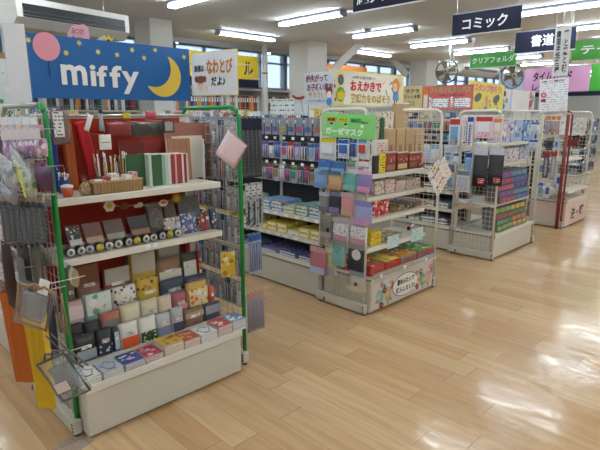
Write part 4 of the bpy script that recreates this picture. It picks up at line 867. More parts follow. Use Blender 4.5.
# pink diamond pouch on right post
X, z = onY(234, 134, 2.20); Xc, zc = onY(234, 150, 2.2)
t = thing('pink_pouch', 'pale pink square pouch hung by a corner on the right green post', 'pouch', (Xc, 2.215, zc), 0, rot=(0, R(36), 0)); q = .088
m = MB(); soft(m, 2*q*.82, 2*q*.86, .02, mat('e6d2d6', .6, 0, .05, 60), .008, -q*.82, 0, -q*.86); m.build('body', t); MB().tube([(-q*.8, -.003, q*.84), (q*.8, -.003, q*.84), (q*.82, -.002, -q*.8)], .0035, mat('d98aa0', .4), 6).build('zip', t)
MB().tube([(-q*.7, .01, q*.85), (-q*.75, .03, q*1.05), (-q*.70, .06, q*1.12)], .0018, METAL, 5).build('hook', t); MB().tube([(-q*.75, 0, q*.85), (-q*.95, 0, q*1.0), (-q*.8, 0, q*1.1)], .004, mat('cfd3d6', .4), 6).build('strap', t)

# ================================================================ goods hung on the left green-taped net (facing left)
def prong(t, L_=.10, x=0, z=.0): MB().tube([(x, -L_*.1, z), (x, L_, z), (x, L_+.004, z-.02)], .0022, METAL, 5).build('hook', t)
def net_item(name, label, cat, X, xa, xb, ya, yb, build, tilt=0, reach=None, group=None, rz=R(-90), cam_=False):
    ym = (ya+yb)/2; Yl, _ = onX(xa, ym, X); Yr, _ = onX(xb, ym, X); _, zt = onX((xa+xb)/2, ya, X); _, zb = onX((xa+xb)/2, yb, X)
    t = thing(name, label, cat, (X, (Yl+Yr)/2, zt), rz, group, rot=(0, tilt, R(-50) if cam_ else rz)); build(t, (xb-xa)*(X+(Yl+Yr)/2)*.7071/F if cam_ else Yl-Yr, zt-zb)
    if cam_:
        q = .777-X; MB().tube([(0, 0, 0), (.643*q*math.cos(tilt), .766*q, .643*q*math.sin(tilt))], .0022, METAL, 5).build('hook', t); return t
    prong(t, reach if reach else max(.777-X, .01), 0, -.004)
    return t
def header_bag(body, header='eceff2', panel=None, fill=.75):
    def f(t, w, h):
        m = MB(); soft(m, w, h*fill, .03, body, .008, -w/2, 0, -h); m.build('contents', t)
        MB().box(-w/2, w/2, -.001, .004, -h*(1-fill), 0, mat(header, .45)).build('header_card', t)
        m = MB(); soft(m, w+.004, h*.99, .034, CLEAR, .011, -w/2-.002, -.002, -h); m.build('clear_wrapper', t)
    return f
LV = [S('b48fb8', ['8a5f94', 'e4d2e6', 'c9a8cc'], 40, .5), S('a87fa6', ['e9dde9', '7a4f80'], 42, .5), S('c0a0b4', ['8a6a84', 'f0e6ee'], 36, .5)]
for k in range(6):
    x = 2+k*6.4
    net_item('keyring_pack', 'lilac fluffy keyring pack, %s from the left in the row on the left net' % ORD[k], 'keyring pack', .70-.0*k, x, x+6.2, 128, 160-k*.8, header_bag(LV[k % 3], 'e0d9dd', fill=.62), group='lilac keyring packs on the left net')
for k in range(5):
    x = 0+k*7.5
    net_item('card_pack', 'white-headed small pack, %s from the left atop the left net' % ORD[k], 'pack', .735, x, x+6.8, 117, 131, header_bag(B_(['d8b8a8', 'c9c4d0', 'e0b4a0', 'd2cdc0', 'c8a0a8'][k]), 'e9ecee', fill=.45), group='white-headed packs at the top of the left net')
net_item('clear_bag', 'clear bag of pale grey pieces at the left edge, middle of the left net', 'bag', .64, 0, 13, 158, 186, header_bag(S('b9bcc4', ['8f94a0', 'e0e2e8'], 30, .5), 'd4d8de', fill=.8), tilt=.2)
net_item('clear_bag', 'clear bag with a bright yellow zip and green print on the left net', 'bag', .66, 12, 32, 160, 187, header_bag(S('c4cdb8', ['7fa06a', 'e6e9d8', '9aa8c0'], 26, .45), 'c9cfd4', fill=.8), tilt=.45)
t = net_item('plum_bag', 'plum purple drawstring bag beside the left green post', 'bag', .70, 37, 52, 166, 190, lambda t, w, h: MB().bag(w*1.1, h, .05, mat('5a3358', .45, 0, .1), 8).build('body', t))
MB().bag(.03, .03, .02, mat('6a4068', .5), 4, z1=.02).build('gathered_neck', t)
net_item('grey_bag', 'silver-grey wrinkled bag at the left edge below the yellow-zip bag', 'bag', .64, 0, 12, 187, 200, header_bag(mat('9a9ea2', .3, 0, .1), 'b9bdc2', fill=.9), tilt=.2)
zp = net_item('yellow_zip', 'bright yellow zip strip slanting across the bags on the left net', 'zip', .63, 17, 19.5, 168, 189, lambda t, w, h: MB().box(-.004, .004, -.002, .003, -.13, 0, mat('e6dc3a', .4)).build('strip', t), tilt=-.5)
# dense row of charcoal refill packs
for k in range(8):
    x = 1+k*5.6
    def f(t, w, h, k=k):
        MB().box(-w/2+.001, w/2-.001, 0, .006, -h, -.03, lines(['24282f', '2e323a'][k % 2], '6f7884', .02, .3, broken=.45)).build('card', t); MB().box(-w/2+.001, w/2-.001, -.001, .006, -.03, 0, S('9a9488', ['d98a7a', '5a6270', 'd6cfc0'], 120, .5)).build('header_card', t)
        MB().box(-w/2+.003, w/2-.003, -.012, 0, -h*.95, -h*.25, CLEARG).build('clear_blister', t); MB().tube([(0, -.006, -h*.9), (0, -.006, -h*.28)], .0035, mat('5a6068', .3), 6).build('pen', t)
    net_item('pen_pack', 'charcoal carded pen pack, %s from the left of the dense left-net row' % ORD[k], 'pen pack', .69, x, x+5.2, 196, 246-k*.6, f, group='charcoal pen packs on the left net')
# fabric tote bags and straps
def tote(t, w, h, c, strap=True):
    m = MB(); n = 6
    m.add([(-w/2, 0, -h*.18), (w/2, 0, -h*.18), (w/2*.94, .03, -h), (-w/2*.94, .03, -h), (-w/2, .05, -h*.18), (w/2, .05, -h*.18), (w/2*.94, .045, -h), (-w/2*.94, .045, -h)], [[0,3,2,1],[4,5,6,7],[0,4,7,3],[1,2,6,5],[3,7,6,2]], c); m.build('body', t)
    MB().box(-w/2, w/2, -.003, .0, -h*.24, -h*.18, c).build('hem', t)
    for q in (-1, 1): MB().tube([(q*w*.3, .005+.02*(q > 0), -h*.2), (q*w*.22, .01, -h*.08), (q*w*.02, .015, 0)], .006, c, 6).build('strap', t)
    m = MB(); m.tube([(-w*.2, -.002, -h*.3), (-w*.22, -.004, -h*.6), (-w*.18, -.001, -h*.95)], .003, c, 5); m.tube([(w*.2, -.002, -h*.28), (w*.16, -.004, -h*.7)], .003, c, 5); m.build('fold', t)
ORG = mat('c9722e', .75, 0, .08, 40); YEL = mat('d9b526', .7, 0, .07, 40); DBR = mat('3a241c', .7, 0, .1)
net_item('tote_bag', 'orange fabric tote bag hung low at the left of the picture', 'tote bag', .64, 3, 29, 278, 378, lambda t, w, h: tote(t, w, h, ORG), cam_=True)
net_item('tote_bag', 'mustard yellow fabric tote bag hung low, right of the orange one', 'tote bag', .62, 26, 46, 300, 405, lambda t, w, h: tote(t, w, h, YEL), cam_=True)
net_item('strap', 'long dark brown strap hanging in front of the orange tote bag', 'strap', .62, 5, 14, 245, 305, lambda t, w, h: MB().bag(w, h, .035, DBR, 8, z1=0).build('band', t))
net_item('grey_pouch', 'dark grey long pouch behind the brown strap on the left net', 'pouch', .715, 20, 32, 246, 302, lambda t, w, h: (MB().bag(w, h, .03, mat('4c4e52', .5), 6).build('body', t), MB().box(-w*.3, w*.3, -.018, -.014, -h*.95, -h*.2, mat('7c7e82', .5)).build('panel', t)))
net_item('grey_pouch', 'lighter grey long pouch nearer the green post on the left net', 'pouch', .73, 33, 42, 240, 300, lambda t, w, h: MB().bag(w, h, .03, mat('84827c', .5), 6).build('body', t))
net_item('navy_pouch', 'navy folded bag low behind the yellow tote bag', 'bag', .745, 48, 56, 300, 350, lambda t, w, h: MB().bag(w, h, .03, mat('1d2440', .6), 6).build('body', t))
def clear_tote(hem):
    def f(t, w, h):
        m = MB(); soft(m, w, h*.95, .06, CLEARG, .012, -w/2, 0, -h); m.build('clear_body', t)
        m = MB(); m.tube([(-w/2, .01, -h*.05), (w/2, .01, -h*.05), (w/2, .03, -h), (-w/2, .03, -h), (-w/2, .01, -h*.05)], .006, hem, 6); m.build('hem', t)
        m = MB(); soft(m, w*.7, h*.6, .03, mat('a8acb0', .15, alpha=.5, var=.1), .006, -w*.35, .015, -h*.85); m.build('tissue_filling', t)
        for q in (-.18, .1): MB().tube([(w*q, .0, -h*.05), (w*q+.03, -.01, .02), (w*q+.07, .0, -.0)], .005, hem, 6).build('strap', t)
    return f
TAN = mat('9c7f5c', .6, 0, .08)
t = net_item('clear_bag', 'clear tote with tan piping slanting on the left net, white tag on its corner', 'bag', .58, 20, 56, 290, 330, clear_tote(TAN), tilt=.3, cam_=True)
MB().box(.02, .06, -.006, -.003, -.015, .045, mat('f3f3f0', .5)).build('swing_tag', t)
for q in (0, .03): MB().tube([(.07+q, .02, 0), (.115+q, .0, -.08), (.13+q, .02, -.16)], .005, TAN, 6).build('piping', t)
t = net_item('clear_bag', 'clear vinyl pouch with grey piping hung low on the left net', 'bag', .60, 34, 70, 362, 402, clear_tote(mat('6a6c70', .5)), tilt=-.45, cam_=True)
MB().box(-.03, .03, -.018, -.015, -.15, -.11, mat('e9d6d4', .5)).build('price_label', t)
for q in (0, .025): MB().tube([(.02+q, .03, .08), (.07+q, .0, .0), (.10+q, .02, -.1)], .0045, mat('77797d', .5), 6).build('piping', t)
# little prongs sticking out
for k, (a, b_, lab) in enumerate([(35, 263, 'bare chrome hook on the left net under the charcoal pen packs'), (45, 337, 'bare chrome hook on the left net over the yellow tote bag')]):
    Y_, z = onX(a+14, b_, .777); o = MB().tube([(0, 0, 0), (-.10, 0, 0), (-.108, 0, .012)], .0024, METAL, 6).build('hook', loc=(.775, Y_, z)); tag(o, lab, 'hook')
# items between post and first bay
t = thing('fan_bundle', 'cream disc-shaped fans clipped on the inner side of the left green post', 'fan', (.815, 2.30, .80), R(-30))
for k in range(3): MB().disc(.0+.012*k, -.01-.01*k, .016, .045, -.004*k, .003, mat(['6f7f8c', 'd9cdb4', 'b8a888'][k], .5), 14).build('fan_disc', t)
MB().tube([(0, 0, .03), (-.015, .0, .05)], .002, METAL, 5).build('hook', t)
# ================================================================ goods on the right green net
def tall_packs(label, X, x0, x1, n, ya, yb, mt, group, cat='pen pack', head='22304e', name='pen_pack', dx=0):
    Yl, zt = onX(x0, ya, X); Yr, _ = onX(x1, ya, X); _, zb = onX((x0+x1)/2, yb, X); w = (Yl-Yr)/n; h = zt-zb
    m = MB(); m.box(-w*.46, w*.46, 0, .004, -h, 0, mt); m.box(-w*.46, w*.46, -.002, 0, -h*.16, 0, mat(head, .4)); a = m.mesh('card')
    m = MB(); m.box(-w*.36, w*.36, -.018, -.001, -h*.96, -h*.22, CLEAR); b2 = m.mesh('blister'); m = MB()
    for q in (-.18, .02, .2): m.tube([(w*q, -.009, -h*.93), (w*q, -.009, -h*.25)], min(.004, w*.08), mat('4a4f5a', .3), 6)
    c = m.mesh('pens'); hk = MB().tube([(0, -.02, -.012), (0, .05, -.012)], .002, METAL, 5).mesh('hook')
    for k in range(n):
        t = thing(name, label % ORD[k], cat, (X, Yl-w*(k+.5), zt), R(-90), group)
        for nm, me in (('card', a), ('clear_blister', b2), ('pen_set', c), ('hook', hk)): o = bpy.data.objects.new(nm, me); sc.collection.objects.link(o); o.parent = t
# ---- generic hung pack: kinds share meshes
_K = {}
def pack_meshes(kind, w, h, c1, c2, c3='f0f0ee'):
    k = (kind, round(w, 3), round(h, 3), c1, c2, c3)
    if k in _K: return _K[k]
    R_ = []
    def put(nm, f): m = MB(); f(m); R_.append((nm, m.mesh(nm)))
    if kind == 'scissors':
        put('card', lambda m: m.box(-w/2, w/2, 0, .003, -h, 0, mat(c3, .5)))
        def f(m):
            for q in (-1, 1): m.ring(q*w*.2, -h*.66, w*.17, .0055, -.010, mat(c1, .35), 12, h*.12); m.tube([(q*w*.12, -.009, -h*.55), (-q*w*.05, -.009, -h*.12)], .004, METAL, 5)
        put('scissors', f)
    elif kind == 'pens':
        put('card', lambda m: (m.box(-w/2, w/2, 0, .003, -h, 0, mat(c3, .5)), m.box(-w/2, w/2, -.001, 0, -h*.2, 0, mat(c2, .45))))
        def f(m):
            for i in range(4): m.tube([(w*(-.33+.22*i), -.007, -h*.93), (w*(-.33+.22*i), -.007, -h*.25)], w*.085, mat([c1, c2][i % 2] if c1 != c2 else c1, .35), 6)
        put('pen_set', f)
    elif kind == 'card':
        put('card', lambda m: (m.box(-w/2, w/2, 0, .004, -h, 0, mat(c3, .5)), m.box(-w*.46, w*.46, -.001, 0, -h*.24, -h*.04, mat(c2, .45)), m.box(-w*.4, w*.4, -.001, 0, -h*.95, -h*.78, lines(c3, c2, h*.05, .5))))
        put('product', lambda m: m.box(-w*.34, w*.34, -.016, 0, -h*.74, -h*.3, mat(c1, .35), .004))
    elif kind == 'busy':
        put('card', lambda m: (m.box(-w/2, w/2, 0, .004, -h, 0, speck(c3, [c1, c2, '6a707c', 'c2c6cc'], 55, .4)), m.box(-w*.4, w*.4, -.001, 0, -h*.3, -h*.06, lines('dadcdd', c2, h*.06, .4))))
        put('product', lambda m: m.tube([(0, -.009, -h*.9), (0, -.009, -h*.4)], w*.14, mat(c1, .4), 6))
    elif kind == 'pouch':
        put('contents', lambda m: soft(m, w, h*.82, .02, mat(c1, .6, 0, .06, 40), .006, -w/2, 0, -h))
        put('header_card', lambda m: m.box(-w*.5, w*.5, -.001, .003, -h*.2, 0, mat(c3, .5)))
        put('printed_band', lambda m: m.box(-w*.47, w*.47, -.0085, -.006, -h*.97, -h*.72, mat(c2, .5)))
    elif kind == 'long':
        put('card', lambda m: (m.box(-w/2, w/2, 0, .004, -h, 0, mat(c1, .5)), m.box(-w*.5, w*.5, -.001, 0, -h*.16, 0, mat(c2, .4)), m.box(-w*.3, w*.3, -.001, 0, -h*.9, -h*.3, lines(c1, c3, .02, .35, broken=.4))))
        put('pen', lambda m: m.tube([(0, -.009, -h*.92), (0, -.009, -h*.22)], min(.006, w*.16), mat(c3, .3), 6))
    if kind != 'pouch': put('clear_blister', lambda m: m.box(-w*.46, w*.46, -.02, -.001, -h*.96, -h*.22, CLEAR))
    else: put('clear_wrapper', lambda m: soft(m, w+.003, h*.99, .022, CLEAR, .009, -w/2-.0015, -.001, -h))
    _K[k] = R_; return R_
def hung(kind, w, h, c1, c2, c3, name, label, cat, group, loc, rz=R(-90), back=.05, tilt=0):
    t = thing(name, label, cat, loc, rz, group, rot=(0, tilt, rz))
    for nm, me in pack_meshes(kind, w, h, c1, c2, c3): o = bpy.data.objects.new(nm, me); sc.collection.objects.link(o); o.parent = t
    k = ('hook', round(back, 2))
    if k not in _K: _K[k] = MB().tube([(0, -.022, -.01), (0, back, -.012)], .002, METAL, 4).mesh('hook')
    o = bpy.data.objects.new('hook', _K[k]); sc.collection.objects.link(o); o.parent = t
    return t
CN = {'2f6fc0': 'blue', 'd8508a': 'pink', 'e3c832': 'yellow', '8a5ab4': 'purple', 'c23a34': 'red', '3a9a8a': 'teal', 'e8e8ea': 'white', '23262e': 'black', '1f2f5c': 'navy', 'd98a3a': 'orange', '7fb2d8': 'sky blue', 'b08a5a': 'tan', '4f9a4a': 'green', '8e949c': 'grey', 'c9b4dc': 'lilac', '9a3a30': 'brick red', 'cfd4da': 'silver', 'e8b6c0': 'pale pink', 'f0e4c0': 'cream', '5a6070': 'slate', '6a4a38': 'brown'}
def row_packs(X, ya, yb, z, h, kinds, cols, what, cat, where, gap=.012, back=.12, w=None, name='hanging_pack', rz=R(-90), zj=0, c3s=('c4c8ce', 'b0b8c4', 'd0ccc8')):
    """a line of hung packs along Y, numbered from the near end"""
    w = w or .07; n = int((yb-ya)/(w+gap)); 
    for k in range(n):
        c1, c2 = cols[k % len(cols)]
        hung(kinds[k % len(kinds)], w, h, c1, c2, c3s[k % len(c3s)], name, '%s %s, %s from near end, %s' % (CN.get(c1, 'plain'), what, ORD[k % len(ORD)], where), cat, what+'s '+where, (X, ya+w/2+k*(w+gap), z+(zj*rnd.uniform(-1, 1))), rz, back)
def stack_boxes(X, ya, yb, z, w, d, h, layers, cols, inks, what, where, cat='box', name='carton', facing='X', gap=.008, print_=True, lay_drop=.0):
    """stacked cartons along a shelf; facing -X (long rows) numbered from the near end"""
    n = int((yb-ya)/(w+gap)); 
    for k in range(n):
        c, cn = cols[k % len(cols)]; mt = speck(c, inks, 38, .36) if print_ else mat(c, .4); key = ('bx', w, d, h, c, print_)
        if key not in _K:
            m = MB(); m.box(0, w, 0, d, 0, h, mt, .0015); m.box(w*.1, w*.9, -.0008, 0, h*.25, h*.75, lines('f1efe8', inks[0], h*.22, .45)); _K[key] = m.mesh('carton')
        L_ = layers if k % 3 != 2 or layers == 1 else layers-1
        for j in range(L_):
            lab = '%s %s, %s from the near end, %s' % (cn, what, ORD[k], where) if layers == 1 else '%s %s, pile %d%s from the near end, %s' % (cn, what, k+1, '', where) if False else '%s %s, %s of %s pile from near end, %s' % (cn, what, 'top' if j == L_-1 else 'bottom' if j == 0 else 'middle', ORD[k], where)
            loc = (X, ya+w+k*(w+gap), z+.0006+j*(h+.0004)) 
            inst(_K[key], name, lab, cat, what+'s '+where, loc, R(-90))
# ================================================================ right green net of the nearest stand
WB = [('e8e8ea', '2f6fc0'), ('8e949c', '1f2f5c'), ('cfd4da', '5a6070'), ('e8e8ea', 'c23a34'), ('cfd4da', '1f2f5c')]
for r_, (z, h, ya, yb) in enumerate([(1.47, .17, 2.34, 2.86), (1.27, .16, 2.34, 2.86), (1.08, .15, 2.34, 2.86), (.90, .17, 2.34, 2.86), (.70, .17, 2.34, 2.86), (.50, .17, 2.32, 2.86)]):
    row_packs(1.83, ya, yb, z, h, ['busy', 'busy', 'pens', 'busy'], WB[r_ % 5:]+WB[:r_ % 5], 'stationery pack', 'pack', '%s row of the right green net' % ORD[r_], gap=.006, back=-.035, w=.058, c3s=('b4b8c0', 'c9c8c4', '9aa2b0'))
def fringe(Xs, Yv, z, h, kind, c1, c2, c3, w, what, where):
    for k, X in enumerate(Xs): t = hung(kind, w, h, c1, c2, c3, 'hanging_pack', '%s, %s from the left, %s' % (what, ORD[k], where), 'pack', what+'s '+where, (X, Yv-.0*k, z), R(-20), .02)
    q0, q1 = -(Xs[-1]-1.79), .02; MB().tube([(q0*.94, q0*.342, -.006), (q1*.94, q1*.342, -.006), (q1*.94, q1*.342, .006)], .0024, METAL, 5).build('long_hook', t)
fringe([1.87, 1.902, 1.934, 1.966, 1.998], 2.34, 1.49, .36, 'long', '24272e', '16264e', '4a525e', .029, 'navy-headed long pen pack', 'beyond the green post')
fringe([1.90, 1.945, 1.99], 2.34, 1.10, .28, 'busy', '23262e', '1f2f5c', 'b4b8c0', .038, 'black and white compass pack', 'beyond the green post')
fringe([1.91, 1.945, 1.98], 2.34, .79, .26, 'pens', 'b4bccc', '3f6aa8', 'a8b4c8', .026, 'slim blue and red brush pack', 'beyond the green post')
fringe([1.89, 1.925, 1.96, 1.995], 2.34, .42, .28, 'pens', '7f9fc4', 'c9a08a', 'a8b0bc', .027, 'slim pale blue brush pack', 'low beyond the green post')
# ================================================================ first row, left face
row_packs(.72, 3.0, 3.6, 1.40, .15, ['pouch', 'card'], [('c9b4dc', 'e8e8ea'), ('cfd4da', '8e949c')], 'novelty pack', 'pack', 'on the first row at the left edge', w=.09, back=.35)
stack_boxes(.80, 3.0, 4.2, .752, .2, .3, .03, 3, [('e9c8cf', 'pale pink'), ('e8e8ea', 'white'), ('cfe0d8', 'mint')], ['d8508a', '8a5ab4'], 'flat file', 'upper shelf, first row')
stack_boxes(.80, 3.0, 4.2, .502, .2, .3, .03, 3, [('c9d4ea', 'pale blue'), ('e9dce8', 'pale lilac'), ('f0e4c0', 'cream')], ['2f6fc0', 'd8508a'], 'flat file', 'lower shelf, first row')
stack_boxes(.80, 3.0, 4.2, .276, .2, .3, .03, 3, [('d8dce4', 'grey-blue'), ('e8d4d8', 'dusty pink')], ['5a6070', 'c23a34'], 'flat file', 'base deck, first row')

# ================================================================ second long row: pegboard goods and shelf goods
SC = [('2f6fc0', 'e8e8ea'), ('d98a3a', 'e8e8ea'), ('2f6fc0', 'd8508a'), ('d8508a', '2f6fc0'), ('2f6fc0', 'e8e8ea'), ('e3c832', 'e8e8ea'), ('8a5ab4', 'e8e8ea'), ('8a5ab4', '2f6fc0')]
row_packs(3.10, 2.76, 5.3, 1.475, .15, ['scissors'], SC, 'handled scissors pack', 'scissors pack', 'top hook row of the second shelving', w=.082, back=.24, gap=.02, c3s=('8fa0b8', 'a8a8b4', '9a9fb0'))
row_packs(3.10, 2.76, 5.3, 1.265, .15, ['card', 'pens'], [('e8e8ea', 'c23a34'), ('d8508a', '2f6fc0'), ('7fb2d8', '2f6fc0'), ('e8e8ea', '1f2f5c'), ('c9b4dc', '8a5ab4')], 'pen pack', 'pen pack', 'second hook row of the second shelving', w=.07, back=.24, gap=.014)
row_packs(3.10, 2.76, 5.3, 1.06, .15, ['pens', 'pens', 'card'], [('d8508a', '5a6070'), ('c9b4dc', 'e8e8ea'), ('b08a5a', '6a4a38'), ('2f6fc0', 'c23a34'), ('e8b6c0', '5a6070'), ('3a9a8a', '4f9a4a')], 'craft pack', 'craft pack', 'third hook row of the second shelving', w=.065, back=.24, gap=.012)
tk = MB().box(-.017, .017, -.001, .001, -.012, .012, mat('fbfbf8', .5, 0, 0)).mesh('ticket')
for r_, z in enumerate((1.30, 1.085)):
    for k in range(22): inst(tk, 'price_ticket', 'white price ticket, %s from the near end, %s hook row' % (ORD[k], ['below the top', 'below the second'][r_]), 'price ticket', 'price tickets %s of the second shelving' % ['under the top hooks', 'under the second hooks'][r_], (3.06, 2.80+k*.115, z), R(-90)) if k < 16 else None
stack_boxes(3.01, 2.76, 5.0, .652, .15, .26, .03, 3, [('6fa3c8', 'sky blue'), ('7fb0a0', 'sea green'), ('b8c8a8', 'sage'), ('7a9fd0', 'mid blue')], ['e3c832', '2f6fc0', 'f0f0ee'], 'flat craft box', 'upper shelf, second row')
stack_boxes(3.01, 2.76, 5.0, .462, .13, .26, .042, 2, [('e6cf3c', 'yellow'), ('e9d552', 'bright yellow'), ('f0ead0', 'cream'), ('e2c83a', 'golden yellow')], ['f4f0dc', 'c9a22a'], 'clay box', 'lower shelf, second row')
stack_boxes(2.965, 2.76, 5.0, .276, .24, .33, .02, 2, [('6a5a8c', 'purple'), ('5a6a98', 'slate blue'), ('8a7fae', 'lavender'), ('6f86a8', 'grey-blue')], ['c9ccd8', '3a3a5c'], 'flat pad', 'base deck, second row')
# ================================================================ third and fourth long rows, seen through the nets
row_packs(5.24, 2.76, 4.8, 1.42, .10, ['card', 'pens'], [('1f2f5c', '2f6fc0'), ('23262e', 'd98a3a'), ('3a9a8a', '4f9a4a'), ('c23a34', '23262e'), ('2f6fc0', 'e3c832')], 'paint box', 'paint box', 'top row of the third shelving', w=.10, back=.22)
row_packs(5.24, 2.76, 4.8, 1.29, .09, ['card'], [('23262e', 'd98a3a'), ('2f6fc0', '4f9a4a'), ('1f2f5c', 'c23a34')], 'crayon box', 'crayon box', 'second row of the third shelving', w=.11, back=.22)
row_packs(5.22, 2.76, 4.6, 1.17, .22, ['pouch', 'card'], [('cfd4da', 'e8e8ea'), ('e8e8ea', '7fb2d8'), ('c9d4ea', 'e8b6c0')], 'clear sheet pack', 'sheet pack', 'third row of the third shelving', w=.16, back=.24, c3s=('e6e9ec',))
for z, wh, cc in ((.862, 'top shelf, third row', [('8e949c', 'grey'), ('b9a48a', 'tan'), ('6f8fb0', 'steel blue')]), (.662, 'middle shelf, third row', [('9aa0a8', 'silver'), ('6a7484', 'slate'), ('b0603a', 'rust')]), (.462, 'lower shelf, third row', [('7fa0b8', 'pale blue'), ('8a8478', 'stone')]), (.276, 'base deck, third row', [('5a6070', 'slate grey'), ('8fa0b0', 'blue-grey'), ('a8a090', 'stone')])):
    stack_boxes(5.12, 2.76, 4.2, z, .17, .26, .035, 2, cc, ['e8e8ea', '3a3f4a'], 'paper pack', wh)
row_packs(7.40, 2.84, 4.6, 1.42, .2, ['pens', 'card', 'long'], [('cfd4da', '1f2f5c'), ('e8e8ea', '2f6fc0'), ('d98a3a', 'e8e8ea'), ('23262e', '8e949c')], 'brush pack', 'brush pack', 'top row of the fourth shelving', w=.09, back=.24)
row_packs(7.40, 2.84, 4.6, 1.17, .2, ['long', 'pens', 'card'], [('23262e', '5a6070'), ('cfd4da', '2f6fc0'), ('e8e8ea', 'c23a34')], 'brush pack', 'brush pack', 'second row of the fourth shelving', w=.09, back=.24)
stack_boxes(7.30, 2.84, 4.2, .802, .17, .28, .05, 2, [('cfd4da', 'silver'), ('6f8fb0', 'steel blue')], ['2f6fc0', 'e8e8ea'], 'ink box', 'upper shelf, fourth row')
stack_boxes(7.30, 2.84, 4.2, .462, .17, .28, .05, 2, [('8e949c', 'grey'), ('e8e8ea', 'white')], ['2f6fc0', '3a3f4a'], 'ink box', 'lower shelf, fourth row')
DKC = [('1f2f5c', '7fb2d8'), ('23262e', '8e949c'), ('5a6070', 'cfd4da'), ('2f6fc0', 'e8e8ea'), ('8e949c', '23262e')]
for r_, z in enumerate((1.42, 1.16, .92, .68, .44)):
    row_packs(11.5, 3.34, 5.2, z, .22, ['pouch', 'card'], DKC[r_:]+DKC[:r_], 'case', 'case', 'row %s of the farthest shelving' % ['one', 'two', 'three', 'four', 'five'][r_], w=.15, back=.3, c3s=('3c4250', '8a92a0'))
# end faces of the far shelving row
for r_, z in enumerate((1.42, 1.14, .86, .58)):
    for k in range(5): c = DKC[(k+r_) % 5]; hung('pouch' if k % 2 else 'card', .15, .24, c[0], c[1], ['3c4250', 'a0a6b0'][k % 2], 'hanging_case', '%s case, %s from the left, line %s on the far shelving end' % (CN[c[0]], ORD[k], ['one', 'two', 'three', 'four'][r_]), 'case', 'cases on the end of the farthest shelving', (11.5+k*.165, 3.25, z), 0, .04)
# ================================================================ second stand: pouches on its left net
N2 = [ # x0,x1,y0,y1,X,kind,c1,c2,c3,label
 (320, 336, 137, 160, 2.86, 'card', 'e8e8ea', 'e3c832', 'dfe6ea', 'white carded pack with yellow stripe, top left of the pouch net'),
 (338, 349, 139, 158, 2.86, 'card', '2f6fc0', '2f6fc0', 'e9edf4', 'blue printed pack under the green sign'),
 (350, 357, 139, 158, 2.86, 'pens', '1f2f5c', '2f6fc0', 'c9d4ea', 'slim navy pen pack under the green sign'),
 (358, 367, 139, 158, 2.86, 'card', 'c23a34', '7fb2d8', 'e9edf0', 'red and sky blue pack beside the post under the green sign'),
 (318, 330, 159, 170, 2.83, 'pouch', '2f6fc0', '7fb2d8', '4f86c0', 'small blue case, left of two in the upper pouch net'),
 (331, 345, 161, 171, 2.83, 'pouch', '3f78b8', '7fb2d8', '5a90c4', 'small blue case, right of two in the upper pouch net'),
 (346, 357, 160, 169, 2.86, 'card', '8e949c', '4f9a4a', 'dfe3e4', 'small grey and green card beside the blue cases'),
 (358, 370, 159, 169, 2.86, 'card', 'e8e8ea', 'c23a34', 'dfe3e4', 'small white and red card beside the post'),
 (314, 326, 170, 188, 2.85, 'pouch', '8fb4dc', '7fa4d0', '9fc0e0', 'sky blue pouch at the left of the third line'),
 (327, 341, 171, 190, 2.85, 'pouch', 'd0b084', 'c9a070', '7f9fc4', 'tan pouch with grey-blue header, third line'),
 (343, 356, 169, 191, 2.85, 'pouch', '6fb8b0', '8fc4bc', 'e0dfe4', 'teal patterned pouch, third line'),
 (357, 371, 170, 193, 2.85, 'pouch', '9a86c4', 'd89ab8', 'e2c4d4', 'purple and pink pouch beside the post, third line'),
 (319, 328, 192, 212, 2.86, 'pouch', '9a9a98', '7c7c88', 'c9ccd0', 'grey pouch at the left of the fourth line'),
 (329, 340, 192, 213, 2.84, 'pouch', '20222c', '8c84a8', '7c8294', 'black pouch with lilac edge, fourth line'),
 (341, 353, 193, 216, 2.84, 'pouch', 'd99a9e', 'c8a890', 'd8b4b8', 'salmon spotted pouch, fourth line'),
 (354, 371, 201, 226, 2.78, 'pouch', 'a9a8d4', 'd0a0c0', '8f86bc', 'large lilac pouch sticking out beside the post'),
 (320, 332, 216, 238, 2.85, 'pouch', '8a8780', 'b4b2ac', 'a09c96', 'stone grey pouch with a small dark bird, fifth line'),
 (333, 348, 218, 242, 2.84, 'pouch', 'e8e6e6', 'd4a0b4', 'c9b8c4', 'white bird-print pouch with pink foot, left of two'),
 (350, 366, 220, 246, 2.82, 'pouch', 'e9e8ea', 'd4a0b4', 'c4b4c4', 'white bird-print pouch with pink foot, right of two'),
 (310, 325, 247, 274, 2.80, 'pouch', 'c87a88', 'b9c4dc', 'd8a4ac', 'rose pink pouch with pale blue foot, lowest left'),
 (326, 335, 248, 275, 2.83, 'pouch', 'd9cf9c', 'b4bccc', 'e0dcc0', 'cream narrow pouch, lowest line'),
 (332, 344, 240, 266, 2.80, 'pouch', '8ec4c0', '84b8b4', '9a9c9c', 'mint envelope pouch, lowest line'),
 (348, 363, 244, 271, 2.80, 'pouch', '1f2334', '2a3048', '9a9890', 'navy and white knotted pouch, lowest line'),
 (349, 364, 272, 292, 2.82, 'pouch', 'cfc8b6', 'c9c2b0', 'a8b4cc', 'canvas pouch with a small brown mark, bottom of the net')]
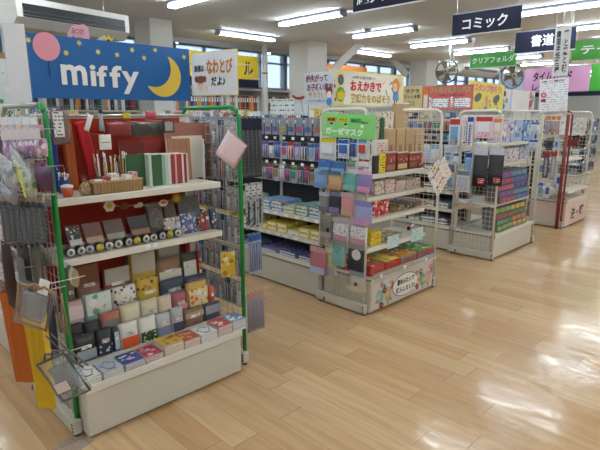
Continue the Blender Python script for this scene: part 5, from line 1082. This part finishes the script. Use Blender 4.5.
for (xa, xb, ya, yb, X, kind, c1, c2, c3, lab) in N2:
    ym = (ya+yb)/2; Yl = onX(xa, ym, X)[0]; Yr = onX(xb, ym, X)[0]; zt = onX((xa+xb)/2, ya, X)[1]; zb = onX((xa+xb)/2, yb, X)[1]
    nm = 'hanging_pouch' if kind == 'pouch' else 'carded_pack'
    t = hung(kind, Yl-Yr-.002, zt-zb, c1, c2, c3, nm, lab, 'pouch' if kind == 'pouch' else 'pack', None, (X, (Yl+Yr)/2, zt), R(-90), 2.925-X)
    w = Yl-Yr; h = zt-zb
    if 'bird-print' in lab: MB().box(-w*.44, w*.44, -.0085, -.0065, -h*.68, -h*.24, speck('eceaea', ['5a78a8', '4a5a78'], 55, .3)).build('bird_print', t)
    if 'brown mark' in lab or 'dark bird' in lab: MB().disc(.0 if 'brown' in lab else w*.2, -h*.6, w*.12, h*.1, -.0075, .002, mat('5a3a2a' if 'brown' in lab else '24242a', .6), 10).build('printed_mark', t)
    if 'envelope' in lab: m = MB(); m.poly([(-w*.45, -h*.24), (w*.45, -h*.24), (0, -h*.55)], -.0068, .002, mat('7ab4b0', .5)); m.disc(0, -h*.5, .004, .004, -.009, .002, BLACK, 8); m.build('flap', t)
    if 'knotted' in lab: MB().disc(w*.1, -h*.38, w*.3, h*.2, -.0075, .003, mat('dfdcd6', .6), 10).build('white_knot', t)
# ================================================================ second stand: goods on the shelves (facing front)
def sh(name, label, cat, xa, xb, ya, Y, z, d, body, front=None, top=None, h=None, group=None, zt=None):
    ym = ya+6; A, B2 = spanY(xa, xb, ym, Y); w = B2-A-.003; hh = h or (onY((xa+xb)/2, ya, Y)[1]-z)
    t = thing(name, label, cat, (A, Y, z+.0008), 0, group)
    MB().box(0, w, 0, d, 0, hh, body, .002).build('carton', t)
    if front: MB().box(w*front[1], w*front[2], -.0015, 0, hh*front[3], hh*front[4], front[0]).build('printed_panel', t)
    if top: MB().box(0, w, .0, .004, hh, hh+top[1], top[0]).build('header_card', t)
    return t
Z = 1.05
CARD = mat('cbb088', .65, 0, .04)
for k in range(4): sh('carton', 'plain kraft carton, %s from the left at the back of the top shelf' % ORD[k], 'box', 387+k*9.6, 396+k*9.6, 129, 2.47, Z, .1, CARD, (mat('a88a60', .6), .35, .65, .35, .6), group='kraft cartons on the top shelf')
sh('carton', 'tall kraft pack with white header above the four kraft cartons', 'box', 396, 409, 104, 2.58, Z, .04, mat('c4ab86', .6), (mat('a88c68', .6), .3, .7, .2, .35), (mat('efeae2', .6), .012))
sh('carton', 'pale printed pack with green bottles behind the left end of the top shelf', 'box', 379, 394, 112, 2.55, Z, .05, S('e9dcd0', ['c9a08a', '5a8a6a', 'f2eee6'], 40, .4))
sh('carton', 'white pack with red lettering at the left of the top shelf', 'box', 376, 388, 140, 2.44, Z, .04, mat('efe6e0', .5), (lines('efe6e0', 'c84a5a', .02, .45), .1, .9, .2, .9))
sh('carton', 'small green bottle pair behind the left post of the second stand', 'bottle', 381.5, 385, 118, 2.50, Z, .02, mat('3f6a4a', .3))
for k, (xa, xb) in enumerate([(386, 396), (397.5, 408), (409.5, 422)]):
    t = sh('snack_pack', 'brown and red pack with pink header, %s from the left on the top shelf' % ORD[k], 'pack', xa, xb, 153, 2.36, Z, .05, mat('8a4a38', .5, 0, .06), (S('a83a3e', ['e8c8a8', '5a2a24', 'd87a5a'], 45, .42), .03, .97, .52, .8), (mat('ecc8c0', .5), .012))
    w = spanY(xa, xb, 159, 2.36); MB().box(.01, w[1]-w[0]-.015, -.003, -.0015, .015, .055, mat(['b08060', 'e0c890', 'a07058'][k], .5)).build('lower_label', t)
t = thing('flower_rosette', 'magenta flower rosette at the front right of the top shelf', 'rosette', (onY(420, 166, 2.335)[0], 2.343, 1.0515+.03)); m = MB(); [m.disc(.018*math.cos(a), .018*math.sin(a), .014, .014, 0, .006, mat('c2306a', .6), 8) for a in [2*math.pi*k/6 for k in range(6)]]; m.build('petals', t); MB().disc(0, 0, .009, .009, -.0065, .003, mat('e9cf5a', .6), 8).build('centre', t)
t = sh('yellow_pack', 'small bright yellow pack with black lettering at the left front of the top shelf', 'pack', 379.5, 386, 154, 2.345, Z, .03, mat('e9d22f', .5), (lines('e9d22f', '2a2a2a', .02, .4), .15, .85, .15, .85))
t = sh('dark_pack', 'narrow dark pack beside the bright yellow one on the top shelf', 'pack', 375, 379, 156, 2.35, Z, .03, mat('33343c', .5))
for k in range(3): sh('green_card', '%s from the left of the white cards topping the upper goods' % ORD[k], 'card', 378+k*11, 388+k*11, 112+3*(k % 2) if k < 2 else 100, 2.60, Z, .006, lines('f0e9e2', 'c98a8a', .03, .3)) if k == 99 else None
# flat packs in piles on the shelf z .88
for k, (xa, xb) in enumerate([(375, 384.5), (385.5, 395), (396, 405.5), (406.5, 420)]):
    for j in range(5): sh('rice_paper_pack', 'pink and green flat pack, %s from top of %s pile, second shelf' % (ORD[4-j], ORD[k]), 'flat pack', xa, xb, 185, 2.345, .882+j*.0215, .2, S('e6d8ce', [['c2504a', '6f9a6a', 'f4f0ea'], ['d8707a', 'f2ece8', 'c94a4a'], ['c9b4dc', 'f2ece8', 'd87a5a']][k % 3], 50, .4), h=.0205, group='flat packs on the second shelf') if j < (5 if k < 2 else 4) else None
# shelf z .71
for k, (xa, xb, c, lab) in enumerate([(374, 381, 'c2323a', 'left'), (381.5, 389, 'c83a40', 'right')]): sh('checked_roll', 'red and white checked roll pack, %s of two on the middle shelf' % lab, 'roll', xa, xb, 200, 2.335, .712, .12, S('d8484c', ['f3efe9', 'a82830'], 40, .5))
for k, (xa, xb, c) in enumerate([(390, 397, '8a6a48'), (398, 405, 'a08a6a'), (406, 413, '6a5a50'), (414, 420.5, '9a7f6a'), (421, 427, 'b09a88')]):
    for j in range(3): sh('flat_pack', 'brown toned flat pack, %s from the top of the %s pile on the middle shelf' % (ORD[2-j], ORD[k]), 'flat pack', xa, xb, 205, 2.345, .712+j*.017, .22, S(c, ['e8dfd0', '3a3430', 'b9a48a'], 45, .35), h=.016, group='flat packs on the middle shelf')
# shelf z .49
for j in range(3): sh('yellow_box', 'yellow card box, %s from the top at the left end of the fourth shelf' % ORD[2-j], 'box', 371, 381.5, 232, 2.31, .492+j*.035, .15, S('e3c92c', ['f2ead0', 'b08a1c'], 30, .3), h=.034, group='yellow boxes on the fourth shelf')
for j in range(3): sh('sketch_pad', 'tan printed sketch pad, %s from the top, middle of the fourth shelf' % ORD[2-j], 'pad', 383, 402, 236, 2.31, .492+j*.014, .3, S('b8a888', ['8fa070', 'e8e0cc', '8a6a4a'], 26, .4), h=.0135, group='sketch pads on the fourth shelf')
t = thing('brush_bundle', 'pink and white brush bundle with black bristles on the fourth shelf', 'brush', (onY(409, 226, 2.42)[0], 2.40, .512), R(20)); [MB().tube([(0, .012*k, .004*k), (.17, .012*k, .004*k)], .006, mat(['d88a9c', 'ece4e4', 'c87080'][k], .5), 6).build('handle', t) for k in range(3)]; MB().lathe([(.012, 0), (.018, -.03), (.008, -.06)][::-1], (0, .012, .004), BLACK, 8, 'x').build('bristles', t)
for k, (a, b_) in enumerate([(387, 238), (411, 231)]):
    A, z1 = onY(a, b_, 2.268); B2, z0 = onY(a+11, b_+8, 2.268); o = MB().box(0, B2-A, 0, .002, 0, z1-z0+.01, lines('cfe6ea', '5a9a8a', .016, .3, broken=.5)).build('price_card', loc=(A, 2.262, z0)); tag(o, 'pale blue-green price card, %s of two clipped to the fourth shelf edge' % ['left', 'right'][k], 'price card')
# base deck z .30 : large flat colouring books
BKC = [('c83a34', 'red'), ('4f9a6a', 'green'), ('e3c832', 'yellow'), ('3f86b8', 'blue'), ('d98a3a', 'orange')]
for k, (xa, xb) in enumerate([(371, 385), (386, 400), (401, 417), (418, 434)]):
    for j in range(6):
        c, cn = BKC[(k*2+j) % 5]; A, B2 = spanY(xa, xb, 262-k*4, 2.20); key = ('bk', k, c)
        if key not in _K: m = MB(); m.box(0, B2-A-.004, .0, .3, 0, .0115, mat('c23a34' if k < 2 or j % 2 else c, .4)); m.box(0, B2-A-.004, 0, .3, .0115, .0125, S(c, ['e3c832', '4fae6a', 'f0f0ea', '3f86b8'], 22, .42)); _K[key] = m.mesh('book')
        inst(_K[key], 'colouring_book', '%s edged colouring book, %s from the top of the %s pile on the low deck' % (cn, ORD[5-j], ORD[k]), 'book', 'colouring books on the low deck', (A, 2.20, .3015+j*.013))
m = MB(); m.box(.0, .90, 0, .004, 0, .045, mat('c9c6c4', .2, alpha=.5, var=0)); tag(m.build('tray_lip', loc=(2.94, 2.165, .285)), 'clear plastic lip along the front of the low book deck', 'lip')
for k, a in enumerate((.10, .42, .74)): inst(tk, 'price_ticket', 'small white price ticket, %s from the left on the low deck lip' % ORD[k], 'price ticket', 'price tickets on the low deck lip', (2.94+a, 2.1635, .30), 0)
# base panel drawing (part of the stand)
bd = thing('painted_panel', 'white base board painted with a speech bubble, flamingos and magenta flowers', 'panel', (2.95, 2.184, .03)); MB().box(0, .88, 0, .004, 0, .215, mat('d9d3c6', .5)).build('board', bd)
def bub(m): m.disc(.46, .112, .185, .096, 0, .0012, INK, 26); m.disc(.46, .112, .180, .091, -.0013, .0012, PAPER, 26); m.poly([(.60, .05), (.64, .02), (.57, .045)], -.0013, .0012, PAPER)
m = MB(); bub(m); m.build('speech_bubble', bd)
lettering(bd, '運命みたいで', .335, .585, .12, .17, INK, .025, y=-.003); lettering(bd, '購入しました!', .325, .60, .055, .1, INK, .025, y=-.003)
def bird(m, x, s, c):
    C_ = mat(c, .6); m.disc(x, .09, .045, .06, 0, .0016, C_, 14, .3); m.tube([(x+.03*s, -.001, .12), (x+.06*s, -.001, .17), (x+.03*s, -.001, .19), (x+.015*s, -.001, .17)], .009, C_, 6)
    m.tube([(x, -.001, .04), (x+.005, -.001, .0)], .003, mat('6a7a5a', .6), 5); m.disc(x-.02*s, .085, .03, .02, -.0018, .0012, mat('c9cf9a', .6), 10, .5)
for nm, x, s_, c in (('bird_painting', .11, 1, '9ab8bc'), ('bird_painting', .22, 1, 'd9b08f'), ('bird_painting', .72, -1, '8fb0a8'), ('bird_painting', .81, 1, 'e0a8a8')): m = MB(); bird(m, x, s_, c); m.build(nm, bd)
for x, z, c in ((.165, .13, 'a02a5a'), (.13, .015, 'b03a78'), (.635, .045, 'a02a5a'), (.13, .185, 'e0a4b0'), (.62, .17, 'e39aa8'), (.84, .18, 'e0a0ac')):
    m = MB(); [m.disc(x+.014*math.cos(a), z+.014*math.sin(a), .012, .012, -.003, .0016, mat(c, .6), 8) for a in [2*math.pi*k/6 for k in range(6)]]; m.disc(x, z, .007, .007, -.005, .001, mat('ead05a', .6), 8); m.build('flower_painting', bd)
for x, z, c in ((.07, .06, '7a9fb8'), (.20, .05, 'c9c06a'), (.25, .04, '8aa86a'), (.69, .15, '5a6fa8'), (.76, .05, 'b8c48a'), (.66, .1, 'c9a04a')): m = MB(); m.disc(x, z, .022, .012, -.002, .0014, mat(c, .6), 8, x*9); m.build('leaf_painting', bd)
# slanted leaflets hung on the right net frame
for k, (cx, cy, hw, hh, lab) in enumerate([(444, 172, .085, .11, 'white leaflet tilted behind, hung on the bare net frame of the second stand'), (438, 178, .10, .135, 'large tilted white leaflet with red circles and coloured tabs, on the bare net frame')]):
    X, z = onY(cx, cy, 2.17-.012*k); t = thing('leaflet', lab, 'leaflet', (X, 2.17-.012*k, z), 0, rot=(0, R(-42), 0))
    MB().box(-hw, hw, 0, .002, -hh, hh, lines('f0e9e4', 'b07a70' if k == 0 else '5a4a50', .022, .3, xs=40)).build('sheet', t)
    if k:
        m = MB(); m.box(-hw*.95, hw*.95, -.001, 0, -hh*.35, hh*.45, mat('f1ebe6', .6)); m.build('blank_area', t)
        for q, c in ((-.055, '2f8a4a'), (0, 'e08a4a'), (.05, 'd8504a')): MB().box(q-.018, q+.018, -.002, -.001, -.065, -.045, mat(c, .5)).build('coloured_tab', t)
        for q in (-.02, .04): MB().ring(q, .0, .02, .0018, -.002, mat('d8606a', .5), 12, .016).build('red_circle', t)
        MB().box(-.03, .03, -.002, 0, .098, .112, mat('e8c23a', .5)).build('yellow_tab', t)
        lettering(t, 'おすすめ', -.06, .06, .04, .075, mat('4a3a40', .6, 0, 0), .02, y=-.002)
    MB().tube([(0, .002, hh*.8), (0, .03+.012*k, hh*.85)], .002, METAL, 5).build('hook', t)
# ================================================================ third stand
N3 = [(449, 460, 118, 146, 4.99, 'card', '7fb2d8', 'c23a34', 'e9edf4', 'white and sky blue carded pack, left end of the third stand net'), (462, 466, 119, 142, 5.0, 'card', 'cfd4da', 'e8b6c0', 'e9e6e6', 'narrow silver pack on the third stand net'),
 (467, 473, 117, 147, 4.96, 'long', 'e9e4dc', '1f4fa8', '2f6fc0', 'white tube with blue cap on the third stand net'), (475, 493, 116, 138, 4.95, 'card', 'e8e8ea', 'c23a34', 'ecd4dc', 'wide white and red carded pack on the third stand net'),
 (493, 502, 118, 136, 4.98, 'card', 'e8e8ea', 'd98a3a', 'ecd8d0', 'white and orange carded pack beside the third stand post'),
 (473, 487, 147, 187, 4.93, 'pouch', '16171b', '16171b', 'c9ccd2', 'large black pouch with red label, left of two'), (488.5, 503, 147, 186, 4.93, 'pouch', '18191d', '18191d', 'c9ccd2', 'large black pouch with red label, right of two'),
 (445, 451, 152, 163, 4.97, 'card', '7fb2d8', '8e949c', 'dfe6ee', 'small pale blue pack, first in the second line of the third stand net'), (453, 459, 153, 165, 4.97, 'card', 'e8e8ea', '2f6fc0', 'dfe6ee', 'small white pack, second line of the third stand net'), (465, 472, 152, 175, 4.97, 'card', '7fb2d8', '1f4fa8', 'bcd4ee', 'sky blue tall pack beside the black pouches'),
 (446, 454, 172, 190, 4.97, 'card', '7fa8c8', 'd8c87a', 'dfe6ee', 'pale printed pack, left of two under the second line'), (456, 470, 170, 192, 4.95, 'card', 'c9ccd2', '8e949c', 'e9ecf0', 'clear white pack, right of two under the second line')]
for (xa, xb, ya, yb, X, kind, c1, c2, c3, lab) in N3:
    ym = (ya+yb)/2; Yl = onX(xa, ym, X)[0]; Yr = onX(xb, ym, X)[0]; zt = onX((xa+xb)/2, ya, X)[1]; zb = onX((xa+xb)/2, yb, X)[1]
    t = hung(kind, Yl-Yr-.003, zt-zb, c1, c2, c3, 'hanging_pouch' if kind == 'pouch' else 'carded_pack', lab, 'pouch' if kind == 'pouch' else 'pack', None, (X, (Yl+Yr)/2, zt), R(-90), 5.045-X)
    if 'red label' in lab: w = Yl-Yr; h = zt-zb; MB().box(-w*.05, w*.4, -.012, -.0095, -h*.92, -h*.78, lines('c22a38', 'f0e0e0', .02, .4)).build('red_label', t)
t = thing('wire_tray_box', 'beige box with blue and white top resting on net hooks of the third stand', 'box', (4.90, onX(462, 200, 4.93)[0]+.07, onX(462, 205, 4.93)[1]), R(-90)); MB().box(0, .14, 0, .10, 0, .035, mat('c4ad84', .6), .002).build('carton', t); MB().box(.005, .135, .005, .095, .035, .06, S('c9d4e2', ['6f8fb8', 'f2f2f0'], 40, .45)).build('top_layer', t); [MB().tube([(q, .0, -.003), (q, .142, -.003)], .0025, METAL, 5).build('hook', t) for q in (.03, .11)]
# racks of tubes: dark-labelled cartons with coloured ends
def tube_rack(x0, x1, ytop, ybot, n, m_, Y, cols, names, where):
    A, zt = onY(x0, ytop, Y); B2, _ = onY(x1, ytop, Y); _, zb = onY((x0+x1)/2, ybot, Y); w = (B2-A)/n; h = .034
    return A, w
TUBEC = [('c22a5a', 'crimson'), ('2f6fc0', 'blue'), ('8a3aa0', 'violet'), ('3fa0c8', 'cyan'), ('d8508a', 'pink'), ('4a3a9a', 'indigo')]
TUBEC2 = [('8fbf3a', 'lime'), ('e3c832', 'yellow'), ('3f9a4a', 'green'), ('e8843a', 'orange'), ('c8502f', 'vermilion'), ('6a8a3a', 'olive')]
def rack(xbase, z0, rows, n, cols, where, pz=.064, dy=.03):
    for r_ in range(rows):
        for k in range(n):
            c, cn = cols[(r_*2+k//3) % len(cols)]; key = ('tb', c)
            if key not in _K:
                m = MB(); m.box(0, .128, 0, .16, 0, .058, mat('77777e', .45), .002); m.box(.003, .09, -.001, 0, .006, .05, mat(c, .35)); m.box(.095, .124, -.001, 0, .01, .046, mat('8a8a94', .4)); _K[key] = m.mesh('carton')
            inst(_K[key], 'paint_tube_box', '%s paint tube box, %s in layer %s, %s' % (cn, ORD[k], ['one', 'two', 'three', 'four', 'five', 'six'][r_], where), 'paint box', 'paint tube boxes '+where, (xbase+k*.131, 2.21+r_*dy, z0+r_*pz), 0)
m = MB()
for r_ in range(5): m.box(0, .96, .035+r_*.03, .42, (r_)*.0375, (r_+1)*.0375-.001, mat('d8d6d0', .5))
rack(5.17, .582, 5, 6, TUBEC, 'upper rack, third stand', dy=.012)
rack(5.17, .285, 4, 6, TUBEC2, 'lower rack, third stand', dy=.012, pz=.0595)
for k, (xa, xb, ya, c, c2, lab) in enumerate([(498, 508, 150, 'cfd4da', '8e949c', 'clear grey pack'), (509, 519, 148, 'dfe3e8', 'c23a34', 'clear white pack'), (520, 530, 146, 'b9c4d2', '2f6fc0', 'pale blue pack')]): sh('clear_pack', lab+' standing on the upper shelf of the third stand', 'pack', xa, xb, ya, 2.36, .98, .1, S(c, [c2, 'f2f2f2'], 30, .4))
for k, (xa, xb, ya, c, lab) in enumerate([(500, 511, 122, 'cfc4d8', 'lilac folded film pack'), (512, 523, 121, 'b8c8e0', 'blue folded film pack'), (524, 536, 122, '7fa8d8', 'sky blue printed film pack')]): sh('film_pack', lab+' on the top shelf of the third stand', 'pack', xa, xb, ya, 2.36, 1.2, .12, S(c, ['f4f4f8', '5a7fb8'], 14, .4))
sh('price_card', 'white card with red print on the third stand between its upper shelves', 'price card', 518, 526, 159, 2.31, .98, .003, lines('f4ecec', 'c8404a', .02, .4))
for k in range(6): hung('card', .1, .13, ['cfd4da', '7fb2d8', '8e949c'][k % 3], '2f6fc0', 'e4e9ee', 'carded_pack', '%s carded pack, %s from the front on the third stand right net' % (['silver', 'sky blue', 'grey'][k % 3], ORD[k]), 'pack', 'carded packs on the third stand right net', (6.09, 2.27+(k % 3)*.12, 1.42-(k//3)*.2), R(-90), .035)
# ================================================================ fourth stand
for k, (xa, xb, ya, yb, kind, c1, c2, c3, lab) in enumerate([(545, 550, 116, 136, 'pens', '8fa4c0', 'd98a3a', 'dfe3ea', 'orange-headed brush pack, left of three'), (551, 555, 116, 136, 'pens', '8fa4c0', 'd98a3a', 'dfe3ea', 'orange-headed brush pack, middle of three'), (556, 560, 116, 136, 'pens', 'a0a8b4', 'd98a3a', 'dfe3ea', 'orange-headed brush pack, right of three'),
  (546, 553, 138, 150, 'card', '23262e', 'b08a3a', '3a3f4a', 'dark round-tin pack under the brush packs'), (554, 559, 138, 150, 'card', '5a90c0', 'c9ccd2', 'dfe3ea', 'blue round pack under the brush packs'), (543, 549, 152, 178, 'long', '5a5a60', 'c23a34', 'd8dadc', 'red-headed long tool pack, left of two'), (550, 556, 152, 180, 'long', 'b4b8bc', 'c23a34', 'e4e6e8', 'red-headed long tool pack, right of two'),
  (556, 562, 173, 187, 'card', '2f6fc0', 'e8e8ea', 'e9edf4', 'blue and white tall pack beside the red post'), (538, 543, 182, 197, 'card', '7fb2d8', '2f6fc0', 'e4e9f0', 'pale blue pack, left of two low on the fourth net'), (545, 550, 183, 198, 'card', '2f6fc0', 'e8e8ea', 'e4e9f0', 'bright blue pack, right of two low on the fourth net')]):
    X = 7.15; ym = (ya+yb)/2; Yl = onX(xa, ym, X)[0]; Yr = onX(xb, ym, X)[0]; zt = onX((xa+xb)/2, ya, X)[1]; zb = onX((xa+xb)/2, yb, X)[1]
    hung(kind, Yl-Yr-.004, zt-zb, c1, c2, c3, 'carded_pack', lab, 'pack', None, (X, (Yl+Yr)/2, zt), R(-90), .065)
t = thing('red_tube', 'long dark red cardboard tube standing beside the red post of the fourth stand', 'tube', (7.12, 2.25, .002)); MB().tube([(0, 0, 0), (0.0, 0, 1.5)], .022, mat('8c3f3a', .5, 0, .05), 10).build('tube', t); MB().tube([(0, 0, 1.5), (0, 0, 1.52)], .024, mat('e4dcd4', .5), 10).build('cap', t)
for (xa, xb, ya, z, c, ink, lab, nm) in [(571, 578, 118, 1.25, 'dcdce0', '8e949c', 'pale packet, left of two on the top shelf of the fourth stand', 'packet'), (579, 587, 118, 1.25, 'd8d4cc', '9a8a7a', 'stone packet, right of two on the top shelf of the fourth stand', 'packet'), (569, 577, 158, .9, 'c9b890', '8a7040', 'tan brush case on the middle shelf of the fourth stand', 'packet'), (577.5, 586, 156, .9, 'b8ac8c', '6a5a40', 'khaki brush case on the middle shelf of the fourth stand', 'packet'),
   (561, 567, 184, .5, '8c94b0', 'd8dae4', 'blue-grey paper pack on the low shelf of the fourth stand', 'paper_pack'), (568, 574, 184, .5, 'c8b090', '8a6a48', 'tan paper pack on the low shelf of the fourth stand', 'paper_pack'), (574.5, 581, 182, .5, 'b89a70', '7a5a38', 'kraft paper pack on the low shelf of the fourth stand', 'paper_pack')]:
    sh(nm, lab, 'pack', xa, xb, ya, 2.36, z, .15, S(c, [ink, 'f0eee8'], 20, .38))
for k, (a, b_) in enumerate([(565, 197), (583, 190)]):
    X, z = onY(a, b_, 2.175); t = thing('flower_rosette', 'crimson rosette, %s of two pinned on the low shelf of the fourth stand' % ['left', 'right'][k], 'rosette', (X, 2.185, z)); m = MB(); [m.disc(.028*math.cos(q), .028*math.sin(q), .02, .02, 0, .006, mat('b02a44', .6), 8) for q in [2*math.pi*j/6 for j in range(6)]]; m.build('petals', t); MB().disc(0, 0, .012, .012, -.0065, .003, mat('ead0c8', .6), 8).build('centre', t)
for (a, z, c, lab) in [(.35, 1.28, '27346a', 'navy round case hung on the right net of the fourth stand'), (.33, 1.15, '9a2c2c', 'dark red round case hung on the right net of the fourth stand')]: hung('pouch', .16, .1, c, c, c, 'hanging_pouch', lab, 'pouch', None, (8.06, 2.45, z), R(-90), .07)
t = thing('brush_lettering', 'black brush lettering board on the pink base of the fourth stand', 'board', (7.27, 2.186, .03)); MB().box(0, .80, 0, .003, 0, .29, mat('ecd5ca', .6)).build('board', t); lettering(t, '決・噂', .16, .7, .06, .22, INK, .02, y=-.002)
# ================================================================ far wall shelving with binders
t = thing('wall_shelving', 'tall far shelving full of binders under the windows', 'shelving', (2.6, 8.45, 0)); WL = 6.6
m = MB(); m.box(0, WL, .33, .36, 0, 2.02, mat('c9c9c6', .6)); m.build('back_panel', t)
for z in (.02, .4, .8, 1.2, 1.55, 1.99): MB().box(0, WL, 0, .33, z, z+.022, SHELFW).build('shelf_board', t)
for k in range(8): MB().box(k*WL/7-.015 if k else 0, k*WL/7+.015, 0, .33, .04, 2.01, SHELFW).build('upright', t)
BC = [('2a2c33', 'black'), ('8e949c', 'grey'), ('c8643a', 'rust'), ('e4e2dc', 'white'), ('5a7a9a', 'steel blue'), ('a83a34', 'red'), ('d9a86a', 'tan'), ('3a5a4a', 'dark green'), ('c9ccd2', 'silver'), ('d98a3a', 'orange'), ('27346a', 'navy'), ('efe6d0', 'cream')]
for zi, z in enumerate((1.573,)):
    x = .03; k = 0
    while x < WL-.1:
        w = [.045, .07, .055, .035][int(rnd.random()*4)]
        nb_ = (int(x/(WL/7))+1)*WL/7
        if x+w > nb_-.018: x = nb_+.02; continue
        c, cn = BC[int(rnd.random()*12)]; key = ('bn', w, c)
        if key not in _K: m = MB(); m.box(0, w-.003, 0, .24, 0, .31, mat(c, .5), .003); m.box(w*.2, w*.75, -.001, 0, .18, .27, mat('efeeea', .6)); m.lathe([(.008, 0), (.008, .001)], (w*.48, 0, .07), METAL, 8, 'y'); _K[key] = m.mesh('binder')
        bay = int(x/(WL/7)); bc_ = globals().setdefault('_bc', {}); bc_[bay] = bc_.get(bay, -1)+1
        inst(_K[key], 'binder', '%s binder, %s in bay %s of the far wall shelving' % (cn, ORD[bc_[bay]], ['one', 'two', 'three', 'four', 'five', 'six', 'seven'][min(bay, 6)]), 'binder', 'binders on the far wall shelving', (2.6+x, 8.5, z), 0)
        x += w; k += 1
# boards and cards on top of the second shelving
t, w, h = sign('sign', 'white chart board with rows of coloured marks on top of the second shelving', 'X', 3.36, *[onX(270, 95, 3.36)[0]], onX(294, 95, 3.36)[0], 1.49, 1.645, lines('e9ecea', '3a5a4a', .045, .25, xs=60), down=.03)
t, w, h = sign('card', 'blank pale card on top of the second shelving, right of the chart', 'X', 3.37, onX(294, 100, 3.37)[0]-.01, onX(312, 100, 3.37)[0], 1.49, 1.60, mat('dfe3e6', .6), cat='card', down=.03)
t = thing('red_ribbon', 'dark red curved ribbon strip above the blank pale card', 'ribbon', (3.33, onX(300, 90, 3.33)[0], 1.655), R(-90)); MB().tube([(-.09, 0, .012), (-.05, 0, -.008), (.0, 0, -.01), (.06, 0, 0), (.09, 0, .002)], .012, mat('a8323c', .6), 8).build('band', t); MB().tube([(0, .01, 0), (0, .05, -.17)], .004, METAL, 5).build('clip_stem', t)
# small goods along the tops of the shelving rows
for ri, (X, ya, yb, nmr) in enumerate([(.79, 3.0, 6.2, 'first'), (2.94, 2.8, 6.6, 'second'), (5.06, 2.8, 5.4, 'third')]):
    n = int((yb-ya)/.17)
    for k in range(n):
        c, cn = [('dfe4ea', 'white'), ('5a8fc0', 'blue'), ('8e949c', 'grey'), ('c86a4a', 'rust'), ('23262e', 'black'), ('e3c86a', 'straw')][(k*5+ri) % 6]; hh = .05+.05*((k*7) % 3)/2; key = ('tp', c, round(hh, 3))
        if key not in _K: m = MB(); m.box(0, .12, 0, .05, 0, hh, S(c, ['f0f0ee', '2f6fc0', '3a3f4a'], 40, .35), .002); m.box(.01, .07, -.004, -.001, hh*.3, hh*.9, PAPER); _K[key] = m.mesh('carton')
        inst(_K[key], 'top_box', '%s small box on top of the %s shelving, %s from the near end' % (cn, nmr, ORD[k]), 'box', 'small boxes on top of the %s shelving' % nmr, (X+.43, ya+.12+k*.17, 1.4505), R(-90))
# poster at the far left and a plastic sleeve on the floor
t, w, h = sign('poster', 'pale poster with small green and blue drawings at the far left edge', 'Y', 3.2, -.0+onY(-12, 85, 3.2)[0], onY(19, 85, 3.2)[0], 1.5, 1.80, speck('e2eae6', ['5a9a5a', '7fb0c8', 'd8b08a', 'f4f4f0'], 26, .36), cat='poster', down=1.498)
m = MB(); m.box(-.004, w+.004, -.004, .001, h, h+.03, mat('b08a5a', .5)); m.build('top_rail', t)
X, Y = onZ(70, 448, 0); o = MB().box(-.09, .09, -.06, .06, .001, .004, CLEARG).build('plastic_sleeve', loc=(X, Y, 0), rz=R(20)); tag(o, 'clear plastic sleeve lying on the floor at the bottom left', 'plastic sleeve')
